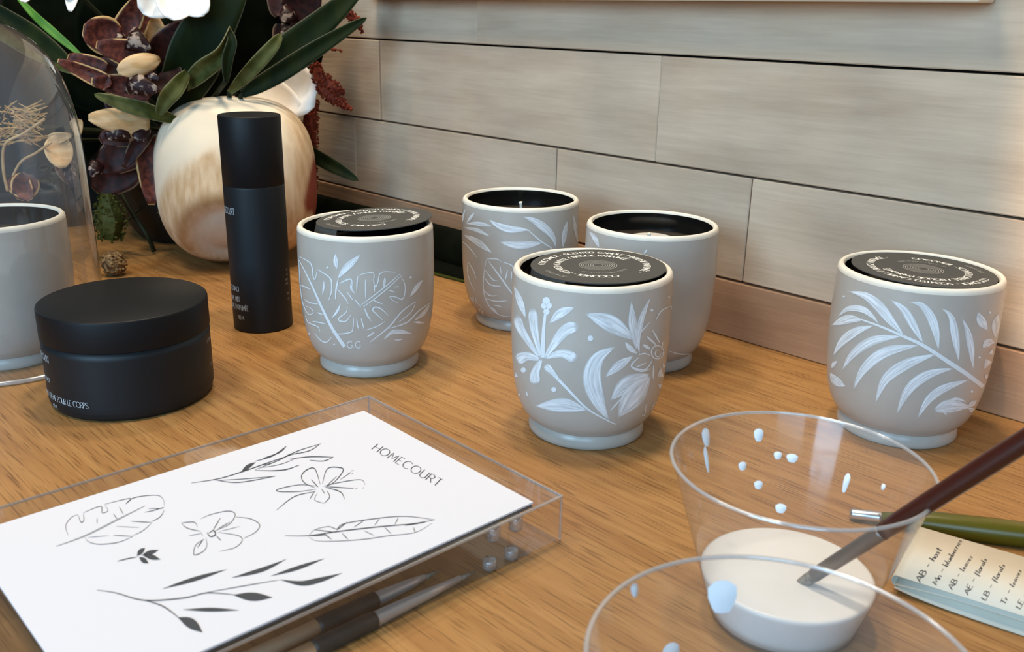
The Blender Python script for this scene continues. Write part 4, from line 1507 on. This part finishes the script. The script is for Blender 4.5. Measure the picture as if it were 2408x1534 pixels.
S5, S6 = (0, 920), (600, 920)
sketch('monstera_sketch', *S5, [([(400, 850), (386, 790), (420, 742), (460, 726)], 4), ([(460, 730), (475, 770), (492, 760), (490, 718)], 5), ([(490, 715), (590, 677), (600, 715), (635, 702), (615, 670)], 4.5),
    ([(615, 665), (765, 630), (740, 662), (790, 626), (920, 612), (960, 640), (965, 675)], 5), ([(965, 682), (900, 702), (850, 712)], 5), ([(870, 690), (960, 690)], 4), ([(965, 700), (940, 740), (890, 767)], 5), ([(770, 765), (890, 772)], 5),
    ([(890, 775), (840, 820), (780, 850)], 4), ([(665, 848), (780, 854)], 5), ([(780, 856), (690, 890), (580, 900), (520, 885), (500, 860)], 5), ([(570, 780), (570, 745)], 5), ([(665, 720), (690, 755)], 5), ([(700, 680), (725, 725)], 5), ([(680, 795), (820, 802)], 3), ([(515, 860), (640, 850)], 3)])
sketch('monstera_sketch', *S5, [([(330, 912), (500, 850), (680, 760), (850, 675)], 12)], 'pencil_soft')
sketch('orchid_sketch', *S5, [([(1065, 775), (1140, 770), (1160, 800)], 5), ([(1065, 775), (1100, 805), (1180, 825)], 5), ([(1180, 750), (1240, 725), (1340, 705), (1382, 725), (1350, 780), (1290, 810), (1255, 825)], 5),
    ([(1385, 740), (1470, 750), (1525, 785), (1500, 830), (1430, 866)], 5), ([(1280, 830), (1400, 850), (1422, 880), (1380, 920), (1290, 942)], 4.5), ([(1200, 870), (1150, 905), (1140, 962), (1190, 945), (1215, 910), (1210, 860)], 5.5),
    ([(1215, 830), (1235, 855), (1265, 845), (1255, 820), (1225, 835)], 9), ([(1180, 830), (1192, 852)], 8), ([(1250, 820), (1295, 745)], 6), ([(1280, 810), (1350, 770)], 5), ([(1270, 850), (1300, 880)], 6), ([(1160, 920), (1195, 870)], 7), ([(1110, 850), (1180, 838)], 4), ([(1290, 825), (1410, 795)], 3)])
sketch('seedling_sketch', *S5, [([(690, 1000), (750, 985), (805, 975)], 8)], 'pencil', [([(805, 970), (825, 945), (852, 922)], 26), ([(832, 966), (880, 950), (932, 934)], 24), ([(838, 964), (890, 975), (942, 990)], 26), ([(818, 975), (845, 995), (872, 1012)], 26)])
sketch('sprig_sketch', *S5, [([(1125, 540), (1280, 516), (1420, 475), (1600, 412), (1750, 362)], 7), ([(1545, 395), (1640, 362), (1682, 325)], 7), ([(1250, 520), (1400, 537), (1620, 500)], 6), ([(1290, 525), (1450, 515), (1620, 500)], 5), ([(1580, 467), (1680, 462), (1750, 437)], 6), ([(1520, 440), (1620, 415), (1700, 370)], 4)], 'pencil', [([(1415, 478), (1455, 445), (1502, 418)], 20)])
sketch('sprig_sketch', *S6, [([(0, 462), (130, 410), (250, 352), (385, 310)], 6), ([(0, 412), (100, 382), (182, 325)], 7), ([(220, 372), (320, 350), (385, 308)], 6), ([(200, 400), (320, 386), (460, 388)], 7), ([(320, 406), (400, 411), (460, 388)], 6), ([(0, 466), (150, 466), (260, 436)], 6), ([(40, 450), (150, 430), (240, 395)], 4)])
sketch('hibiscus_sketch', *S6, [([(382, 548), (350, 456), (300, 465), (272, 500), (290, 540), (350, 568)], 7), ([(395, 545), (425, 456), (500, 450), (516, 470), (470, 530), (420, 560)], 7), ([(370, 560), (260, 551), (140, 575), (138, 590), (250, 591), (360, 576)], 5.5),
    ([(355, 590), (230, 620), (125, 700)], 6), ([(350, 588), (320, 636)], 6), ([(420, 585), (438, 622), (405, 660)], 6), ([(365, 600), (350, 640), (405, 660)], 3.5), ([(410, 565), (500, 592), (526, 637)], 7), ([(400, 560), (500, 536), (620, 521), (646, 552)], 5), ([(420, 562), (580, 572)], 7), ([(390, 575), (410, 605)], 6),
    ([(330, 520), (370, 565)], 6), ([(480, 500), (415, 562)], 5), ([(545, 485), (560, 478)], 8), ([(562, 470), (578, 466)], 8), ([(575, 482), (566, 488)], 8), ([(590, 575), (600, 570)], 8), ([(632, 572), (640, 566)], 8), ([(500, 520), (560, 480)], 4)])
sketch('feather_leaf_sketch', *S6, [([(175, 850), (310, 850), (480, 826), (700, 800), (920, 780), (1055, 756)], 8), ([(315, 850), (350, 815), (430, 796), (480, 810), (520, 780), (700, 750), (880, 736), (1055, 756)], 5.5),
    ([(315, 856), (360, 880), (480, 882), (640, 871), (780, 851), (940, 831), (1040, 776)], 4.5), ([(478, 818), (540, 770)], 7), ([(580, 800), (640, 760)], 5), ([(700, 790), (730, 750)], 5), ([(820, 785), (842, 742)], 5), ([(400, 836), (450, 872)], 6), ([(510, 836), (546, 872)], 6), ([(640, 820), (700, 850)], 4), ([(760, 800), (800, 840)], 5), ([(930, 800), (940, 832)], 6), ([(350, 815), (470, 830)], 6), ([(320, 850), (420, 845)], 9), ([(880, 790), (1000, 770)], 8)])
sketch('branch_sketch', *S5, [([(570, 1170), (680, 1186), (850, 1230), (1080, 1216), (1220, 1186), (1400, 1200)], 9), ([(1200, 1186), (1450, 1142), (1640, 1110)], 6), ([(850, 1230), (960, 1266), (1060, 1340)], 9)], 'pencil',
    [([(1370, 1198), (1470, 1208), (1600, 1213)], 44), ([(955, 1162), (1120, 1112), (1332, 1048)], 22), ([(1362, 1097), (1540, 1050), (1682, 988)], 22), ([(1590, 1087), (1740, 1042), (1905, 985)], 20), ([(1645, 1108), (1770, 1130), (1880, 1110), (2010, 1070)], 28), ([(1045, 1330), (1120, 1364), (1190, 1418)], 52), ([(1075, 1285), (1240, 1285), (1405, 1288)], 20)])
# heading
a0 = PINV @ onz(600 + 684 / 2.4987, 920 + 342 / 2.4987, BH + .00103)
a1 = PINV @ onz(600 + 1072 / 2.4987, 920 + 562 / 2.4987, BH + .00103)
a2 = PINV @ onz(600 + 722 / 2.4987, 920 + 310 / 2.4987, BH + .00103)
tw_ = text_width('HOMECOURT', .2)
uu = (a1 - a0) / tw_
vv = a2 - a0
dr = Drawing(lambda x, y: a0 + uu * x + vv * y, .3)
lettering(dr, 'HOMECOURT', lambda u, v: (u, v), 1, .085, .2, .55)
dr.make('heading_lettering', M['pencil'], sheet_o, 'thin dark heading lettering')

# ================================================================== BRUSHES


def brush(name, label, A, B, prof, cuts):
    """brush along A->B; prof = (t, r) list per part in cuts: (part name, material, t/r list)"""
    t = thing(name, label, 'paintbrush', tuple(A))
    for pn, mk, tr in cuts:
        pts = [(B - A) * q for q, r in tr]
        mesh_obj(pn, *tube(pts, [r for q, r in tr], 20), M[mk], t)
    return t


# brown brush standing in the paint
C1 = Vector((.1068, .3112, 0))
TIP = Vector((.1062, .3075, .012))
a_ = math.radians(-41)
M0 = Vector((C1.x + .0467 * math.cos(a_), C1.y + .0467 * math.sin(a_), .0650 + .0030))
DIR = (M0 - TIP).normalized()
END = TIP + DIR * .24
brush('paintbrush', 'paintbrush with a dark red brown handle standing in the white paint', TIP, END, None,
      [('bristles', 'bristle', [(0, .0004), (.02, .0016), (.05, .0023), (.07, .0024)]),
       ('ferrule', 'steel_aged', [(.065, .0026), (.12, .0027), (.20, .0029), (.205, .0031)]),
       ('handle', 'brown_handle', [(.2, .0029), (.24, .0033), (.40, .0036), (.7, .0030), (.97, .0022), (1, .0010)])])
# green handled brush on the table
zc = .0052
A = onz(2000, 1194, .0062)
Bq = onz(2408, 1252, .0062)
Bq = A + (Bq - A) * 1.7
A.z = .0030
brush('paintbrush', 'paintbrush with a thick olive green handle lying behind the handwritten note', A, Bq, None,
      [('ferrule', 'steel', [(0, .0019), (.01, .0025), (.09, .0025), (.10, .0027), (.11, .0025)]),
       ('handle', 'green_handle', [(.105, .0024), (.2, .0042), (.28, .0056), (.5, .0060), (.8, .0052), (1, .0035)])])
# brush lying inside the clear block; the nearer copy models its reflection
for e_, st, fe, ge, lb in ((.1420, .0455, .0966, .1226, 'reflection of the pale handled paintbrush, modelled as a second brush right behind the front face of the acrylic block'), (.1318, .0560, .0890, .1145, 'pale handled paintbrush with black grip, farther inside the acrylic block under the print')):
    F0 = P1 + E1 * e_
    A = F0 + E2 * st + Vector((0, 0, .0022))
    Bq = F0 + E2 * (st + .15) + Vector((0, 0, .0036))
    f_ = lambda x: (x - st) / .15
    brush('paintbrush', lb, A, Bq, None,
          [('bristles', 'bristle', [(0, .0003), (.03, .0008), (.06, .0012)]),
           ('ferrule', 'steel_dull', [(.055, .0013), (.5 * f_(fe), .0022), (f_(fe) - .01, .0030), (f_(fe), .0031)]),
           ('grip', 'black_handle', [(f_(fe) - .005, .0033), (f_(fe), .0035), (f_(ge) - .01, .0035), (f_(ge), .0031)]),
           ('handle', 'pale_handle', [(f_(ge) - .01, .0030), (.8, .0029), (.97, .0024), (1, .0012)])])

# ================================================================== CLEAR CUPS AND PAINT


def clear_cup(label, c, R, h, rb):
    t = thing('plastic_cup', label, 'cup', (c[0], c[1], 0), 0, 'clear plastic cups')
    prof = [(.0005, .0015), (rb - .003, .0015), (rb - .001, .0), (rb, .0008)] + [(rb + (R - rb) * k / 8, .0008 + (h - .0008) * k / 8) for k in range(1, 9)]
    mesh_obj('wall', *lathe(prof, 96), M['clear'], t)
    mesh_obj('rolled_rim', *lathe([(R + .0007 * math.cos(a), h + .0007 * math.sin(a)) for a in [2 * pi * k / 8 for k in range(9)]], 96), M['clear_rim'], t)
    return t


c1 = clear_cup('clear plastic cup holding white paint and the brown brush', (C1.x, C1.y), .0467, .065, .0275)
pt = tag(mesh_obj('white_paint', *closed_lathe([(.024, .0022), (.0275, .0022), (.0285, .006), (.0320, .0175), (.0323, .0192), (.0310, .0197), (.001, .0196)], 72), M['white_paint'], loc=(C1.x, C1.y, 0)), 'white paint filling the bottom of the clear plastic cup', 'paint')
C2 = Vector((.0700, .1985, 0))
c2 = clear_cup('empty clear plastic cup nearest the camera with pale paint smears on its rim', (C2.x, C2.y), .0495, .065, .029)


def blob(parent, C, R, h, rb, ang_, z, w, hh, mk='drip', inside=True):
    """flattened paint smear on the cup wall"""
    vs, fs = [], []
    n, m = 12, 4
    for i in range(m + 1):
        for k in range(n):
            q = i / m
            a = 2 * pi * k / n
            da = w * q * math.cos(a) * (1 + .15 * math.sin(3 * a))
            dz = hh * q * math.sin(a) * (1 + .12 * math.cos(2 * a))
            zz = z + dz
            r = rb + (R - rb) * zz / h + (-1 if inside else 1) * (.0002 + .0006 * (1 - q * q))
            th = ang_ + da / r
            vs.append((r * math.cos(th), r * math.sin(th), zz))
    for i in range(m):
        for k in range(n):
            a, b = i * n + k, i * n + (k + 1) % n
            fs.append((a, b, b + n, a + n))
    return mesh_obj('paint_smear', vs, fs, M[mk], parent)


for ag, z, w, hh in ((math.radians(96), .0535, .0045, .0055), (math.radians(133), .062, .0016, .0022), (math.radians(120), .040, .0030, .0035)):
    blob(c2, C2, .0495, .065, .029, ag, z, w, hh)
for ag, z, w, hh in ((math.radians(128), .0585, .0022, .0042), (math.radians(130), .050, .0012, .0060), (math.radians(95), .0560, .0020, .0030), (math.radians(84), .0480, .0016, .0018), (math.radians(76), .0475, .0022, .0020), (math.radians(105), .0440, .0018, .0020),
                     (math.radians(44), .0430, .0012, .0045), (math.radians(22), .048, .0010, .0014), (math.radians(80), .0270, .0022, .0022), (math.radians(95), .036, .0018, .0020)):
    blob(c1, C1, .0467, .065, .0275, ag, z, w, hh)

# ================================================================== FOLDED NOTE
n2 = onz(2105, 1355, .008)
n1 = onz(2160, 1240, .008)
n4 = onz(2408, 1452, .008)
U = (n4 - n2)
U.z = 0
U.normalize()
V = Vector((-U.y, U.x, 0))
nt_ = thing('folded_note', 'folded cream paper note with a handwritten list beside the paint cup', 'note', (n2.x, n2.y, 0), math.atan2(U.y, U.x))
NL, NWd = .085, .046


def sheet_mesh(zf, x0=0, x1=NL, y0=0, y1=NWd, th=.00025, n=24):
    vs, fs = [], []
    for i in range(n + 1):
        x = x0 + (x1 - x0) * i / n
        for y in (y0, y1):
            z = zf(x, y)
            vs += [(x, y, z), (x, y, z + th)]
    for i in range(n):
        a = i * 4
        fs += [(a, a + 4, a + 6, a + 2), (a + 1, a + 3, a + 7, a + 5), (a, a + 1, a + 5, a + 4), (a + 2, a + 6, a + 7, a + 3)]
    fs += [(0, 2, 3, 1), (n * 4, n * 4 + 1, n * 4 + 3, n * 4 + 2)]
    return vs, fs


tsheet = mesh_obj('top_sheet', *sheet_mesh(lambda x, y: .0082), M['note'], nt_)
mesh_obj('middle_sheet', *sheet_mesh(lambda x, y: .0036 + .0022 * math.sin(min(1, x / .03) * pi / 2) - .0012 * min(1, x / .006) * 0, .0006, y0=.0004), M['note'], nt_)
mesh_obj('lower_sheet', *sheet_mesh(lambda x, y: .0004 + .0026 * math.exp(-x / .012), .0004, y0=-.0006), M['note'], nt_)
vs = []
for y in (0.0004, NWd):
    for k in range(9):
        a = pi / 2 + pi * k / 8
        vs.append((.0008 + .0020 * math.cos(a) * 1.0, y, .0059 + .0024 * math.sin(a)))
fs = [(k, k + 1, k + 10, k + 9) for k in range(8)]
solid(mesh_obj('fold', vs, fs, M['note'], nt_), .0003)
NM = (Matrix.Translation(Vector((n2.x, n2.y, 0))) @ Matrix.Rotation(math.atan2(U.y, U.x), 4, 'Z')).inverted()


def note_pt(px, py):
    return NM @ onz(1940 + px / 3.996, 1150 + py / 3.996, .00858)


for s, st, en, hgt in [('AB - host', (895, 880), (1100, 570), 118), ('Mn - blueberries', (1050, 905), (1290, 490), 105), ('AB - leaves', (1195, 950), (1390, 640), 105), ('AE - florals', (1345, 1000), (1525, 665), 100),
                       ('LB - florals', (1510, 1050), (1695, 720), 100), ('Tr - leaves', (1690, 1095), (1850, 770), 100), ('LE - florals', (1835, 1130), (2010, 800), 100)]:
    s0, s1 = note_pt(*st), note_pt(*en)
    du = (s1 - s0) / text_width(s, .1)
    pv = Vector((-du.y, du.x, 0)).normalized() * (note_pt(st[0] - hgt * .55, st[1] - hgt * .42) - s0).length * .62
    if pv.dot(note_pt(st[0] - 50, st[1] - 20) - s0) < 0:
        pv = -pv
    dr = Drawing(lambda x, y, s0=s0, du=du, pv=pv: s0 + du * x + pv * y, .3)
    rj = random.Random(len(s) * 7 + int(st[0]))
    lettering(dr, s, lambda u, v: (u + v * .12, v), 1, .12, .1, .3)
    dr.make('handwritten_line', M['note_ink'], tsheet)
